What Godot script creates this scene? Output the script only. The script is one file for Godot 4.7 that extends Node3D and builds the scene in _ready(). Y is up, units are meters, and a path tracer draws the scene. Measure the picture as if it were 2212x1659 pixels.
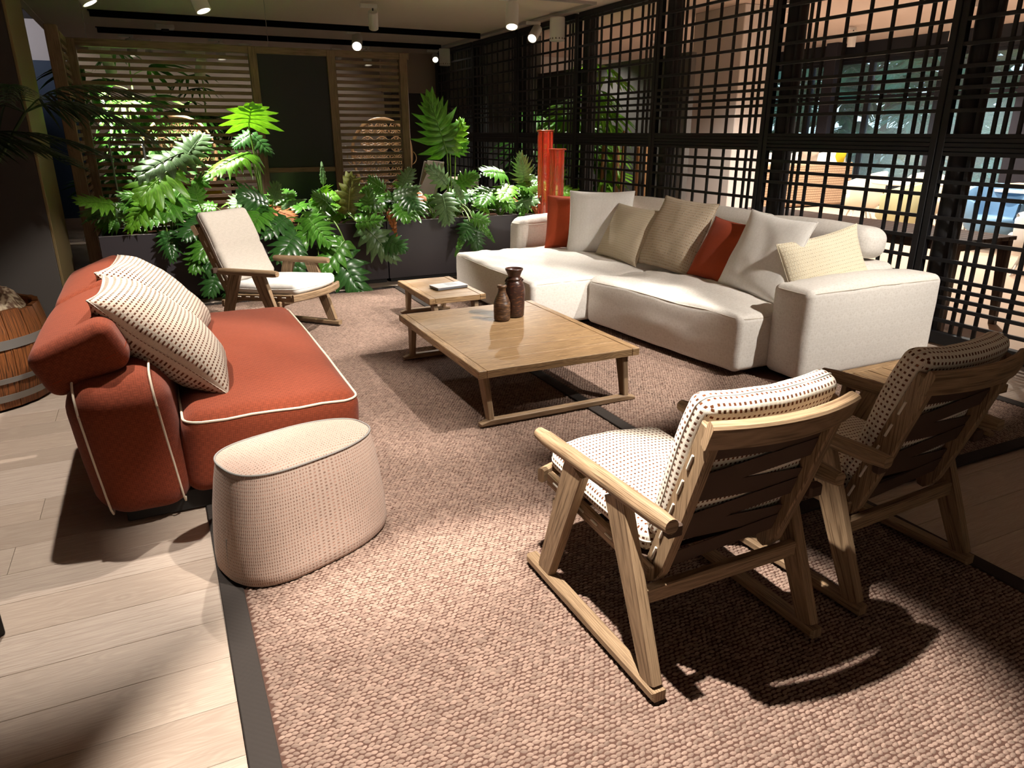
extends Node3D

const CEIL := 2.9
var M := {}
var taken := {}
var rng := RandomNumberGenerator.new()

class MB:
	# collects triangles; faces are given counter-clockwise as seen from outside
	var st := SurfaceTool.new()
	func _init() -> void:
		st.begin(Mesh.PRIMITIVE_TRIANGLES)
		st.set_smooth_group(1)
	func flat() -> void:
		st.set_smooth_group(-1)
	func smooth(k: int = 1) -> void:
		st.set_smooth_group(k)
	func vert(p: Vector3, u: Vector2) -> void:
		st.set_uv(u)
		st.add_vertex(p)
	func tri(a: Vector3, b: Vector3, c: Vector3, ua := Vector2.ZERO, ub := Vector2.ZERO, uc := Vector2.ZERO) -> void:
		vert(a, ua); vert(c, uc); vert(b, ub)
	func quad(a: Vector3, b: Vector3, c: Vector3, d: Vector3, ua := Vector2.ZERO, ub := Vector2.ZERO, uc := Vector2.ZERO, ud := Vector2.ZERO) -> void:
		tri(a, b, c, ua, ub, uc)
		tri(a, c, d, ua, uc, ud)
	func face(pts: Array, uvs: Array, out: Vector3) -> void:
		var nn: Vector3 = (pts[1] - pts[0]).cross(pts[2] - pts[0])
		var rev: bool = nn.dot(out) < 0.0
		for i in range(1, pts.size() - 1):
			if rev:
				tri(pts[0], pts[i + 1], pts[i], uvs[0], uvs[i + 1], uvs[i])
			else:
				tri(pts[0], pts[i], pts[i + 1], uvs[0], uvs[i], uvs[i + 1])
	func box(xf: Transform3D, s: Vector3, c := 0.004, uo := Vector2.ZERO) -> void:
		flat()
		var h := s * 0.5
		c = minf(c, minf(h.x, minf(h.y, h.z)) * 0.9)
		var long := s.max_axis_index()
		var at := func(ax: int, sg: Array) -> Vector3:
			var p := Vector3.ZERO
			for k in 3:
				p[k] = sg[k] * (h[k] - (0.0 if k == ax else c))
			return p
		var uvof := func(p: Vector3, ax: int) -> Vector2:
			var o := []
			for k in 3:
				if k != ax:
					o.append(k)
			if o[1] == long:
				o = [o[1], o[0]]
			return Vector2(p[o[0]], p[o[1]]) + uo
		for ax in 3:
			var b1 := (ax + 1) % 3
			var b2 := (ax + 2) % 3
			for sg in [-1.0, 1.0]:
				var ps := []
				var us := []
				for q in [[-1.0, -1.0], [1.0, -1.0], [1.0, 1.0], [-1.0, 1.0]]:
					var sv := [0.0, 0.0, 0.0]
					sv[ax] = sg
					sv[b1] = q[0]
					sv[b2] = q[1]
					var p: Vector3 = at.call(ax, sv)
					ps.append(xf * p)
					us.append(uvof.call(p, ax))
				var o := Vector3.ZERO
				o[ax] = sg
				face(ps, us, xf.basis * o)
		if c <= 0.0005:
			return
		for ax in 3:      # edges running along ax
			var b1 := (ax + 1) % 3
			var b2 := (ax + 2) % 3
			for q in [[-1.0, -1.0], [1.0, -1.0], [1.0, 1.0], [-1.0, 1.0]]:
				var s0 := [0.0, 0.0, 0.0]
				var s1 := [0.0, 0.0, 0.0]
				s0[ax] = -1.0; s1[ax] = 1.0
				s0[b1] = q[0]; s1[b1] = q[0]
				s0[b2] = q[1]; s1[b2] = q[1]
				var p: Array = [at.call(b1, s0), at.call(b1, s1), at.call(b2, s1), at.call(b2, s0)]
				var us := []
				var ps := []
				for k in 4:
					us.append(uvof.call(p[k], b1))
					ps.append(xf * p[k])
				var o := Vector3.ZERO
				o[b1] = q[0]; o[b2] = q[1]
				face(ps, us, xf.basis * o)
		for sx in [-1.0, 1.0]:
			for sy in [-1.0, 1.0]:
				for sz in [-1.0, 1.0]:
					var sv := [sx, sy, sz]
					var p: Array = [at.call(0, sv), at.call(1, sv), at.call(2, sv)]
					face([xf * p[0], xf * p[1], xf * p[2]], [uvof.call(p[0], 0), uvof.call(p[1], 0), uvof.call(p[2], 0)], xf.basis * Vector3(sx, sy, sz))
	func bar(a: Vector3, b: Vector3, w: float, t: float, side: Vector3, c := 0.004, uo := Vector2.ZERO) -> void:
		# a bar from a to b; w is its width along side, t its thickness across
		var d := (b - a)
		var l := d.length()
		d = d / l
		var z := (side - d * side.dot(d)).normalized()
		box(Transform3D(Basis(d, z.cross(d), z), (a + b) * 0.5), Vector3(l, t, w), c, uo)
	func taper(a: Vector3, b: Vector3, wa: Vector2, wb: Vector2, side: Vector3, uo := Vector2.ZERO) -> void:
		# a four-sided tapering bar; wa.x is the width along side, wa.y across it
		flat()
		var d := (b - a).normalized()
		var z := (side - d * side.dot(d)).normalized()
		var y := z.cross(d)
		var l := (b - a).length()
		var r := [[], []]
		for e in 2:
			var o: Vector3 = a if e == 0 else b
			var w: Vector2 = wa if e == 0 else wb
			var c := minf(w.x, w.y) * 0.12
			for q in [[-1, -1, 0], [-1, -1, 1], [1, -1, 1], [1, -1, 0], [1, 1, 0], [1, 1, 1], [-1, 1, 1], [-1, 1, 0]]:
				var hz: float = w.x * 0.5 - (c if q[2] == 1 else 0.0)
				var hy: float = w.y * 0.5 - (c if q[2] == 0 else 0.0)
				r[e].append(o + z * (q[0] * hz) + y * (q[1] * hy))
		var mid := (a + b) * 0.5
		for k in 8:
			var k2 := (k + 1) % 8
			var vv := k * 0.02
			var ps := [r[0][k], r[0][k2], r[1][k2], r[1][k]]
			face(ps, [Vector2(0, vv) + uo, Vector2(0, vv + 0.04) + uo, Vector2(l, vv + 0.04) + uo, Vector2(l, vv) + uo], (ps[0] + ps[1] + ps[2] + ps[3]) * 0.25 - mid - d * (((ps[0] + ps[1] + ps[2] + ps[3]) * 0.25 - mid).dot(d)))
		for e in 2:
			var us := []
			for k in 8:
				us.append(Vector2(r[e][k].dot(z), r[e][k].dot(y)) + uo)
			face(r[e], us, d * (-1.0 if e == 0 else 1.0))
	func tube(pts: Array, rad, n := 8, caps := true, uo := Vector2.ZERO, closed := false) -> void:
		smooth(1)
		var m := pts.size()
		var up := Vector3.UP
		var rings := []
		var l := 0.0
		var ls := []
		var prev := Vector3.ZERO
		for i in m:
			var t: Vector3
			if closed:
				t = (pts[(i + 1) % m] - pts[(i - 1 + m) % m]).normalized()
			else:
				t = (pts[mini(i + 1, m - 1)] - pts[maxi(i - 1, 0)]).normalized()
			if i == 0:
				up = Vector3.UP if absf(t.y) < 0.9 else Vector3.RIGHT
			else:
				l += (pts[i] - pts[i - 1]).length()
				up = prev
			ls.append(l)
			up = (up - t * up.dot(t)).normalized()
			prev = up
			var sd := t.cross(up)
			var r: float = rad[i] if rad is Array else rad
			var ring := []
			for k in n:
				var a := TAU * k / n
				ring.append(pts[i] + (up * cos(a) + sd * sin(a)) * r)
			rings.append(ring)
		var last := m if closed else m - 1
		for i in last:
			var j := (i + 1) % m
			var ra: float = (rad[i] if rad is Array else rad)
			var lj: float = ls[j] if j > i else l
			for k in n:
				var k2 := (k + 1) % n
				var u0 := Vector2(ls[i], TAU * ra * k / n) + uo
				var u1 := Vector2(ls[i], TAU * ra * (k + 1) / n) + uo
				var u2 := Vector2(lj, TAU * ra * (k + 1) / n) + uo
				var u3 := Vector2(lj, TAU * ra * k / n) + uo
				quad(rings[i][k], rings[i][k2], rings[j][k2], rings[j][k], u0, u1, u2, u3)
		if caps and not closed:
			flat()
			for e in [0, m - 1]:
				var t: Vector3 = pts[0] - pts[1] if e == 0 else pts[m - 1] - pts[m - 2]
				var us := []
				for k in n:
					us.append(Vector2(rings[e][k].x, rings[e][k].y))
				face(rings[e], us, t)
			smooth(1)
	func lathe(prof: Array, n := 32, xf := Transform3D.IDENTITY, sharp := []) -> void:
		# prof: Vector2(radius, height) from bottom to top, outside
		var g := 1
		var l := 0.0
		for i in prof.size() - 1:
			if i in sharp:
				g += 1
			smooth(g)
			var a: Vector2 = prof[i]
			var b: Vector2 = prof[i + 1]
			var dl := (b - a).length()
			for k in n:
				var t0 := TAU * k / n
				var t1 := TAU * (k + 1) / n
				var p0 := xf * Vector3(a.x * cos(t0), a.y, a.x * sin(t0))
				var p1 := xf * Vector3(a.x * cos(t1), a.y, a.x * sin(t1))
				var p2 := xf * Vector3(b.x * cos(t1), b.y, b.x * sin(t1))
				var p3 := xf * Vector3(b.x * cos(t0), b.y, b.x * sin(t0))
				var rr := maxf(a.x, b.x)
				var u0 := Vector2(rr * t0, l)
				var u1 := Vector2(rr * t1, l)
				if a.x > 0.0005:
					tri(p0, p2, p1, u0, u1 + Vector2(0, dl), u1)
				if b.x > 0.0005:
					tri(p0, p3, p2, u0, u0 + Vector2(0, dl), u1 + Vector2(0, dl))
			l += dl
	func prism(poly: PackedVector2Array, z0: float, z1: float, xf := Transform3D.IDENTITY, c := 0.003, uo := Vector2.ZERO, swap := false) -> void:
		# polygon in local xy pushed along z, its rims chamfered
		flat()
		var n := poly.size()
		var cen := Vector2.ZERO
		for p in poly:
			cen += p / n
		if Geometry2D.is_polygon_clockwise(poly):
			poly.reverse()
		var inn := PackedVector2Array()
		for i in n:
			var a := poly[(i - 1 + n) % n]
			var b := poly[i]
			var d := poly[(i + 1) % n]
			var n1 := (b - a).normalized()
			var n2 := (d - b).normalized()
			var nn := Vector2(-n1.y - n2.y, n1.x + n2.x)
			nn = nn.normalized() / maxf(0.4, sqrt((1.0 + n1.dot(n2)) * 0.5))
			inn.append(b + nn * c)
		var uvf := func(p: Vector2) -> Vector2:
			return (Vector2(p.y, p.x) if swap else p) + uo
		var idx := Geometry2D.triangulate_polygon(inn)
		for e in 2:
			var z := z0 if e == 0 else z1
			var o := xf.basis * Vector3(0, 0, -1 if e == 0 else 1)
			for i in range(0, idx.size(), 3):
				var ps := []
				var us := []
				for k in 3:
					var p := inn[idx[i + k]]
					ps.append(xf * Vector3(p.x, p.y, z))
					us.append(uvf.call(p))
				face(ps, us, o)
			var zi := z0 + c if e == 0 else z1 - c
			for i in n:
				var j := (i + 1) % n
				var ed := (poly[j] - poly[i]).normalized()
				var ps := [xf * Vector3(inn[i].x, inn[i].y, z), xf * Vector3(inn[j].x, inn[j].y, z), xf * Vector3(poly[j].x, poly[j].y, zi), xf * Vector3(poly[i].x, poly[i].y, zi)]
				face(ps, [uvf.call(inn[i]), uvf.call(inn[j]), uvf.call(poly[j]), uvf.call(poly[i])], o + xf.basis * Vector3(ed.y, -ed.x, 0))
		var l := 0.0
		for i in n:
			var j := (i + 1) % n
			var e2 := poly[j] - poly[i]
			var ps := [xf * Vector3(poly[i].x, poly[i].y, z0 + c), xf * Vector3(poly[j].x, poly[j].y, z0 + c), xf * Vector3(poly[j].x, poly[j].y, z1 - c), xf * Vector3(poly[i].x, poly[i].y, z1 - c)]
			var dl := e2.length()
			face(ps, [Vector2(l, z0) + uo, Vector2(l + dl, z0) + uo, Vector2(l + dl, z1) + uo, Vector2(l, z1) + uo], xf.basis * Vector3(e2.y, -e2.x, 0))
			l += dl
	func soft(size: Vector3, r: float, deform: Callable, k := 4, cell := 0.05) -> void:
		# a rounded, upholstered box round the origin; deform(p) bends it
		smooth(1)
		var h := size * 0.5
		var lists := []
		for ax in 3:
			var lo := h[ax] - r
			var li := []
			for i in k:
				li.append(-lo - r * tan((1.0 - float(i) / k) * PI / 4))
			var m := maxi(2, int(ceil(2.0 * lo / cell)))
			for i in m + 1:
				li.append(lerpf(-lo, lo, float(i) / m))
			for i in k:
				li.append(lo + r * tan(float(i + 1) / k * PI / 4))
			lists.append(li)
		for ax in 3:
			var b1 := (ax + 1) % 3
			var b2 := (ax + 2) % 3
			for sg in [-1.0, 1.0]:
				var ps := []
				var us := []
				for a in lists[b1]:
					var row := []
					var ur := []
					for b in lists[b2]:
						var q := Vector3.ZERO
						q[ax] = sg * h[ax]
						q[b1] = a
						q[b2] = b
						var cl := Vector3(clampf(q.x, r - h.x, h.x - r), clampf(q.y, r - h.y, h.y - r), clampf(q.z, r - h.z, h.z - r))
						var p := cl + (q - cl).normalized() * r
						row.append(deform.call(p))
						ur.append(Vector2(p.x, p.z) if ax == 1 else (Vector2(p.z, p.y) if ax == 0 else Vector2(p.x, p.y)))
					ps.append(row)
					us.append(ur)
				for i in ps.size() - 1:
					for j in ps[0].size() - 1:
						if sg > 0:
							quad(ps[i][j], ps[i + 1][j], ps[i + 1][j + 1], ps[i][j + 1], us[i][j], us[i + 1][j], us[i + 1][j + 1], us[i][j + 1])
						else:
							quad(ps[i][j], ps[i][j + 1], ps[i + 1][j + 1], ps[i + 1][j], us[i][j], us[i][j + 1], us[i + 1][j + 1], us[i + 1][j])
	func sheet(ps: Array, us: Array, rev := false) -> void:
		for i in ps.size() - 1:
			for j in ps[i].size() - 1:
				if rev:
					quad(ps[i][j], ps[i][j + 1], ps[i + 1][j + 1], ps[i + 1][j], us[i][j], us[i][j + 1], us[i + 1][j + 1], us[i + 1][j])
				else:
					quad(ps[i][j], ps[i + 1][j], ps[i + 1][j + 1], ps[i][j + 1], us[i][j], us[i + 1][j], us[i + 1][j + 1], us[i][j + 1])
	func done() -> ArrayMesh:
		st.generate_normals()
		st.generate_tangents()
		st.index()
		return st.commit()

# ---------------------------------------------------------------- naming
func numbered(called: String) -> String:
	if not taken.has(called):
		taken[called] = 0
		return called
	taken[called] += 1
	return "%s_%03d" % [called, taken[called]]

func tag(o: Node, label: String, category: String, group := "", kind := "") -> Node:
	o.set_meta("label", label)
	if category != "":
		o.set_meta("category", category)
	if group != "":
		o.set_meta("group", group)
	if kind != "":
		o.set_meta("kind", kind)
	return o

func thing(called: String, label: String, category: String, at := Vector3.ZERO, turn := 0.0, group := "") -> Node3D:
	var o := Node3D.new()
	o.name = numbered(called)
	add_child(o)
	o.position = at
	o.rotation.y = turn
	tag(o, label, category, group)
	return o

func put(called: String, mesh: Mesh, m: Material, parent: Node = self) -> MeshInstance3D:
	var o := MeshInstance3D.new()
	o.name = numbered(called) if parent == self else called
	o.mesh = mesh
	o.material_override = m
	o.cast_shadow = GeometryInstance3D.SHADOW_CASTING_SETTING_ON
	parent.add_child(o, true)
	return o

func part(called: String, b: MB, m: Material, parent: Node = self) -> MeshInstance3D:
	return put(called, b.done(), m, parent)

func struct(called: String, b: MB, m: Material) -> MeshInstance3D:
	var o := part(called, b, m, self)
	o.set_meta("kind", "structure")
	return o

func copy(o: Node3D, at: Vector3, turn: float, label := "", group := "") -> Node3D:
	var c: Node3D = o.duplicate()
	var base := String(o.name)
	c.name = numbered(base)
	add_child(c)
	c.position = at
	c.rotation.y = turn
	if label != "":
		c.set_meta("label", label)
	if group != "":
		c.set_meta("group", group)
	return c

func bx(at: Vector3, size: Vector3, c := 0.004, uo := Vector2.ZERO) -> MB:
	var b := MB.new()
	b.box(Transform3D(Basis.IDENTITY, at), size, c, uo)
	return b

func v2(x: float, y: float) -> Vector2:
	return Vector2(x, y)

func bez(a: Vector3, b: Vector3, c: Vector3, n: int) -> Array:
	var r := []
	for i in n + 1:
		var t := float(i) / n
		r.append(a.lerp(b, t).lerp(b.lerp(c, t), t))
	return r

func turned_box(at: Vector3, size: Vector3, turn: float) -> MB:
	var b := MB.new()
	b.box(Transform3D(Basis(Vector3.UP, turn), at), size, 0.004)
	return b

# ---------------------------------------------------------------- materials
func noise(freq: float, seed_: int, oct := 3) -> FastNoiseLite:
	var n := FastNoiseLite.new()
	n.seed = seed_
	n.frequency = freq
	n.noise_type = FastNoiseLite.TYPE_SIMPLEX_SMOOTH
	n.fractal_octaves = oct
	return n

func mat(key: String, col: Color, rough := 0.8, spec := 0.5) -> StandardMaterial3D:
	var m := StandardMaterial3D.new()
	m.resource_name = key
	m.albedo_color = col
	m.roughness = rough
	m.metallic_specular = spec
	M[key] = m
	return m

func pic(w: int, h: int, f: Callable) -> ImageTexture:
	var im := Image.create(w, h, false, Image.FORMAT_RGB8)
	for y in h:
		for x in w:
			im.set_pixel(x, y, f.call(x, y))
	return ImageTexture.create_from_image(im)

func relief(m: StandardMaterial3D, t: Texture2D, cm: float) -> void:
	m.heightmap_enabled = true
	m.heightmap_texture = t
	m.heightmap_scale = cm

func wood_tex(lo: Color, hi: Color, dark: Color, seed_: int, cath: float) -> ImageTexture:
	# 512 px along the grain are one metre, 256 px across are a quarter
	var n1 := noise(0.02, seed_, 3)
	var n2 := noise(0.09, seed_ + 5, 2)
	var n3 := noise(0.006, seed_ + 9, 2)
	return pic(512, 256, func(x: int, y: int) -> Color:
		var wx := 1.0 - absf(x / 256.0 - 1.0)          # mirrored so that the tile meets itself
		var wy := 1.0 - absf(y / 128.0 - 1.0)
		var xx := wx * 256.0
		var yy := wy * 128.0
		var warp := n3.get_noise_2d(xx * 1.0, yy * 2.0) * 26.0 * cath
		var ring := sin((yy + warp) * 0.55) * 0.5 + 0.5
		var fine := n2.get_noise_2d(xx * 0.2, yy * 4.5) * 0.5 + 0.5
		var mid := n1.get_noise_2d(xx * 0.35, yy * 3.0) * 0.5 + 0.5
		var streak := n2.get_noise_2d(xx * 0.07 + 500.0, yy * 2.1) * 0.5 + 0.5
		var t := clampf(ring * 0.35 + mid * 0.6, 0.0, 1.0)
		var c := lo.lerp(hi, t)
		var pore := clampf((fine - 0.55) * 3.0, 0.0, 1.0)
		var line := clampf((streak - 0.57) * 6.0, 0.0, 1.0)
		return c.lerp(dark, minf(0.95, pore * 0.4 + line * 0.75)))

func wood(key: String, lo: Color, hi: Color, dark: Color, seed_: int, rough := 0.6, cath := 1.0) -> void:
	var m := mat(key, Color.WHITE, rough, 0.4)
	m.albedo_texture = wood_tex(lo, hi, dark, seed_, cath)
	m.uv1_scale = Vector3(1.0, 4.0, 1.0)
	relief(m, m.albedo_texture, 0.05)

func cloth(key: String, base: Color, shade: Color, seed_: int, tile: float, slub: float, cm := 0.05, check := false) -> StandardMaterial3D:
	# plain weave; one tile of 128 px holds 32 threads each way
	var n := noise(0.05, seed_, 2)
	var m := mat(key, Color.WHITE, 0.92, 0.2)
	var f := func(x: int, y: int) -> Color:
		var a := (x >> 2)
		var b := (y >> 2)
		var over := (a + b) % 2 == 0
		if check:
			over = ((a >> 1) + (b >> 1)) % 2 == 0
		var fx := absf(((x & 3) - 1.5) / 2.0)
		var fy := absf(((y & 3) - 1.5) / 2.0)
		var hgt := 1.0 - (fy if over else fx) * 0.55 - (0.0 if over else 0.12)
		var s1 := n.get_noise_2d(b * 37.0, absf(x - 64.0) * 0.5) * slub
		var s2 := n.get_noise_2d(a * 41.0 + 900.0, absf(y - 64.0) * 0.5) * slub
		return shade.lerp(base, clampf(hgt * 0.85 + 0.1 + (s1 if over else s2), 0.0, 1.0))
	m.albedo_texture = pic(128, 128, f)
	m.uv1_scale = Vector3(1.0 / tile, 1.0 / tile, 1.0)
	relief(m, m.albedo_texture, cm)
	m.rim_enabled = true
	m.rim = 0.15
	return m

func dash_cloth(key: String, base: Color, dot: Color, pitch: Vector2, size: Vector2, seed_: int, cm := 0.08) -> void:
	# a tile of 8 x 8 woven dashes, 16 px each
	var n := noise(0.11, seed_, 2)
	var m := mat(key, Color.WHITE, 0.95, 0.15)
	m.albedo_texture = pic(128, 128, func(x: int, y: int) -> Color:
		var cx := x % 16
		var cy := y % 16
		var j := n.get_noise_2d(floorf(x / 16.0) * 31.0, floorf(y / 16.0) * 17.0)
		var dx := absf(cx - 7.5 - j * 1.5) / (8.0 * size.x)
		var dy := absf(cy - 7.5) / (8.0 * size.y)
		var d := maxf(dx, dy)
		var thread := 0.92 + 0.08 * (1.0 if (x + y) % 4 < 2 else -1.0) + n.get_noise_2d(x * 1.3, y * 1.3) * 0.05
		var c := base * thread
		if d < 1.0:
			c = c.lerp(dot * (1.0 + j * 0.35), clampf((1.0 - d) * 5.0, 0.0, 1.0))
		c.a = 1.0
		return c)
	var hgt := pic(128, 128, func(x: int, y: int) -> Color:
		var cx := x % 16
		var cy := y % 16
		var d := maxf(absf(cx - 7.5) / (8.0 * size.x), absf(cy - 7.5) / (8.0 * size.y))
		var v := 0.8 + 0.2 * sin(x * PI / 8.0)
		if d < 1.0:
			v *= 0.45
		return Color(v, v, v))
	m.uv1_scale = Vector3(1.0 / (8.0 * pitch.x), 1.0 / (8.0 * pitch.y), 1.0)
	relief(m, hgt, cm)
	m.rim_enabled = true
	m.rim = 0.15

func glowing(key: String, col: Color, e: float) -> StandardMaterial3D:
	var m := mat(key, col, 0.4)
	m.emission_enabled = true
	m.emission = col
	m.emission_energy_multiplier = e
	return m

func leafy(key: String, c: Color, vein: Color, back: float, rough := 0.4) -> void:
	var m := mat(key, Color.WHITE, rough, 0.5)
	var n := noise(0.06, key.hash() % 1000, 2)
	m.albedo_texture = pic(64, 64, func(x: int, y: int) -> Color:
		var v := absf(y - 31.5) / 32.0
		var t := clampf(1.0 - v * 9.0, 0.0, 1.0)
		var k := 1.0 + n.get_noise_2d(x * 2.0, y * 2.0) * 0.22
		var q := c * k
		q.a = 1.0
		return q.lerp(vein, t * 0.6))
	m.cull_mode = BaseMaterial3D.CULL_DISABLED
	m.backlight_enabled = true
	m.backlight = Color(back, back, back * 0.6)

func make_materials() -> void:
	var hex := func(s: String) -> Color: return Color(s)
	wood("teak_top", Color("86694a"), Color("bd9d74"), Color("4a3622"), 11, 0.5, 1.4)
	wood("teak_frame", Color("7f6850"), Color("a3896b"), Color("5a4632"), 23, 0.6, 0.6)
	wood("slat_wood", Color("6d5546"), Color("876a58"), Color("4a382d"), 31, 0.6, 0.4)
	wood("barrel_wood", Color("6f3f1f"), Color("a5673a"), Color("33200f"), 41, 0.55, 0.7)
	wood("grey_oak", Color("7c7263"), Color("958a78"), Color("5d5547"), 43, 0.7, 0.5)
	wood("dark_table", Color("43322a"), Color("5c463a"), Color("2a1f1a"), 47, 0.5, 0.4)
	wood("log_wood", Color("7a5636"), Color("a9814f"), Color("4a321d"), 53, 0.7, 1.2)
	for k in 4:
		var t: float = [0.0, 0.05, -0.05, 0.09][k]
		var a := Color("9d8b7d").lightened(t) if t >= 0 else Color("9d8b7d").darkened(-t)
		var b := Color("b5a494").lightened(t) if t >= 0 else Color("b5a494").darkened(-t)
		wood("plank_%d" % k, a, b, Color("968476") if k != 1 else Color("9e8d7e"), 61 + k * 7, 0.5, 1.1)
	cloth("linen", Color("e6e2dc"), Color("c8c1b8"), 3, 0.10, 0.7, 0.05)
	cloth("linen_white", Color("e9e7e3"), Color("cfcbc4"), 4, 0.10, 0.5, 0.05)
	cloth("linen_grey", Color("c2bab0"), Color("a59c92"), 5, 0.08, 0.5, 0.04)
	cloth("terracotta", Color("8c442d"), Color("502418"), 6, 0.26, 0.1, 0.16, true)
	cloth("terracotta_pillow", Color("a84a2c"), Color("87371f"), 7, 0.10, 0.2, 0.05)
	dash_cloth("chair_dash", Color("e9e1d2"), Color("5c3521"), v2(0.0145, 0.0185), v2(0.5, 0.42), 8, 0.08)
	dash_cloth("pillow_dash", Color("d6c9b8"), Color("5b3626"), v2(0.0165, 0.019), v2(0.66, 0.42), 9, 0.1)
	dash_cloth("knit_taupe", Color("cdbfa9"), Color("a18a70"), v2(0.014, 0.022), v2(0.5, 0.4), 10, 0.16)
	dash_cloth("knit_beige", Color("d6cab2"), Color("ad9a7c"), v2(0.012, 0.02), v2(0.45, 0.25), 12, 0.1)
	dash_cloth("knit_cream", Color("ece2c8"), Color("b39f7c"), v2(0.016, 0.026), v2(0.3, 0.22), 13, 0.2)
	dash_cloth("pouf_mesh", Color("cdb5a6"), Color("a07d6d"), v2(0.0105, 0.0125), v2(0.5, 0.42), 14, 0.12)
	mat("pipe_cream", Color("d9cbb6"), 0.8, 0.3)
	mat("pipe_grey", Color("8f8b86"), 0.8, 0.3)
	mat("linen_seam", Color("c9c1b4"), 0.9, 0.2)
	mat("red_seam", Color("8c3a22"), 0.9, 0.2)
	mat("strap", Color("4b3c33"), 0.85, 0.3)
	mat("cord", Color("d8d2c4"), 0.7, 0.3)
	mat("tape", Color("393431"), 0.9, 0.2)
	relief(M.tape, pic(64, 64, func(x: int, y: int) -> Color:
		var v := 0.5 + 0.5 * sin(x * TAU / 16.0) * sin(y * TAU / 16.0)
		return Color(v, v, v)), 0.08)
	M.tape.uv1_scale = Vector3(12, 12, 12)
	mat("rug_ground", Color("523d35"), 0.95, 0.1)
	var kn := mat("rug_knot", Color.WHITE, 0.85, 0.25)
	kn.vertex_color_use_as_albedo = true
	kn.albedo_texture = pic(32, 32, func(x: int, y: int) -> Color:
		var v := 0.80 + 0.20 * sin((x * 2.0 + y) * TAU / 16.0)
		return Color(v, v, v))
	mat("black_metal", Color("15141a"), 0.45, 0.5)
	mat("black_plinth", Color("1b1918"), 0.5, 0.4)
	mat("planter", Color("39353a"), 0.38, 0.5)
	mat("planter_rim", Color("6b6668"), 0.35, 0.5)
	mat("soil", Color("2a1b12"), 0.95, 0.1)
	mat("ceiling", Color("d6c6ba"), 0.9, 0.2)
	mat("slot_black", Color("0b0a0d"), 0.8, 0.2)
	mat("white_paint", Color("d8d4d0"), 0.45, 0.5)
	mat("white_track", Color("a39c98"), 0.5, 0.4)
	mat("wall_grey", Color("5a5755"), 0.85, 0.2)
	mat("wall_dark", Color("2b2a30"), 0.7, 0.3)
	mat("wall_navy", Color("2a3850"), 0.6, 0.3)
	mat("wall_beige", Color("b09f92"), 0.85, 0.2)
	mat("wall_pale", Color("9d9ba6"), 0.85, 0.2)
	mat("pillar_grey", Color("4c4845"), 0.75, 0.3)
	var br := mat("brass", Color("94835e"), 0.42, 0.5)
	br.metallic = 0.7
	mat("screen_black", Color("0d0d11"), 0.55, 0.5)
	mat("panel_black", Color("0e0f12"), 0.45, 0.5)
	mat("panel_green", Color("23282a"), 0.25, 0.5)
	mat("pedestal", Color("17181a"), 0.5, 0.4)
	mat("vase_dark", Color("2e1b17"), 0.32, 0.5)
	var vn := noise(0.03, 77, 3)
	M.vase_dark.albedo_color = Color.WHITE
	M.vase_dark.albedo_texture = pic(128, 128, func(x: int, y: int) -> Color:
		var t := vn.get_noise_2d(absf(x - 64.0) * 2.0, y * 6.0)
		return Color("35201a").lerp(Color("7a4a2c"), clampf(t * 1.8 - 0.25, 0.0, 0.8)))
	M.vase_dark.uv1_scale = Vector3(3, 3, 1)
	var vb := mat("vase_brown", Color.WHITE, 0.42, 0.5)
	vb.albedo_texture = pic(128, 128, func(x: int, y: int) -> Color:
		var t := vn.get_noise_2d(absf(x - 64.0) * 1.2 + 300.0, y * 9.0)
		return Color("3d2a1f").lerp(Color("7d5d3f"), clampf(t * 1.5 + 0.25, 0.0, 1.0)))
	vb.uv1_scale = Vector3(4, 4, 1)
	mat("book_white", Color("d4d6da"), 0.35, 0.5)
	mat("book_grey", Color("5f6166"), 0.4, 0.5)
	mat("book_print", Color("9fa2a8"), 0.5, 0.4)
	mat("steel", Color("8d8f92"), 0.3, 0.5)
	M.steel.metallic = 0.8
	mat("hoop", Color("8a8580"), 0.45, 0.5)
	M.hoop.metallic = 0.5
	mat("fur", Color.WHITE, 0.9, 0.2)
	M.fur.albedo_texture = pic(128, 128, func(x: int, y: int) -> Color:
		var t := vn.get_noise_2d(absf(x - 64.0) * 3.0, absf(y - 64.0) * 3.0)
		return Color("7d6352").lerp(Color("d9cbb0"), clampf(t * 2.2 + 0.5, 0.0, 1.0)))
	mat("rattan", Color("b08a62"), 0.6, 0.4)
	mat("wicker", Color.WHITE, 0.7, 0.3)
	M.wicker.albedo_texture = pic(64, 64, func(x: int, y: int) -> Color:
		var row := y / 16
		var cx := (x + (8 if row % 2 == 0 else 0)) % 16
		var gap := (y % 16) < 3 or cx < 2
		return Color("6f543f") if gap else Color("b59678"))
	M.wicker.uv1_scale = Vector3(5, 5, 5)
	relief(M.wicker, M.wicker.albedo_texture, 0.4)
	mat("deck_cloth", Color("a89a8c"), 0.85, 0.3)
	mat("chair_shell", Color("d8ceb8"), 0.55, 0.4)
	mat("chair_green", Color("b9b58c"), 0.6, 0.4)
	mat("chair_blue", Color("6c93b4"), 0.5, 0.4)
	mat("table_white", Color("e6e4e0"), 0.3, 0.5)
	mat("cushion_white", Color("e0d8c8"), 0.9, 0.2)
	mat("cushion_yellow", Color("c0a428"), 0.85, 0.2)
	mat("cushion_taupe", Color("ad9c8b"), 0.9, 0.2)
	mat("room_floor", Color("bda58f"), 0.55, 0.4)
	mat("room_wall", Color("d0c8c4"), 0.85, 0.2)
	mat("room_ceiling", Color("c2ada0"), 0.9, 0.2)
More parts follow.
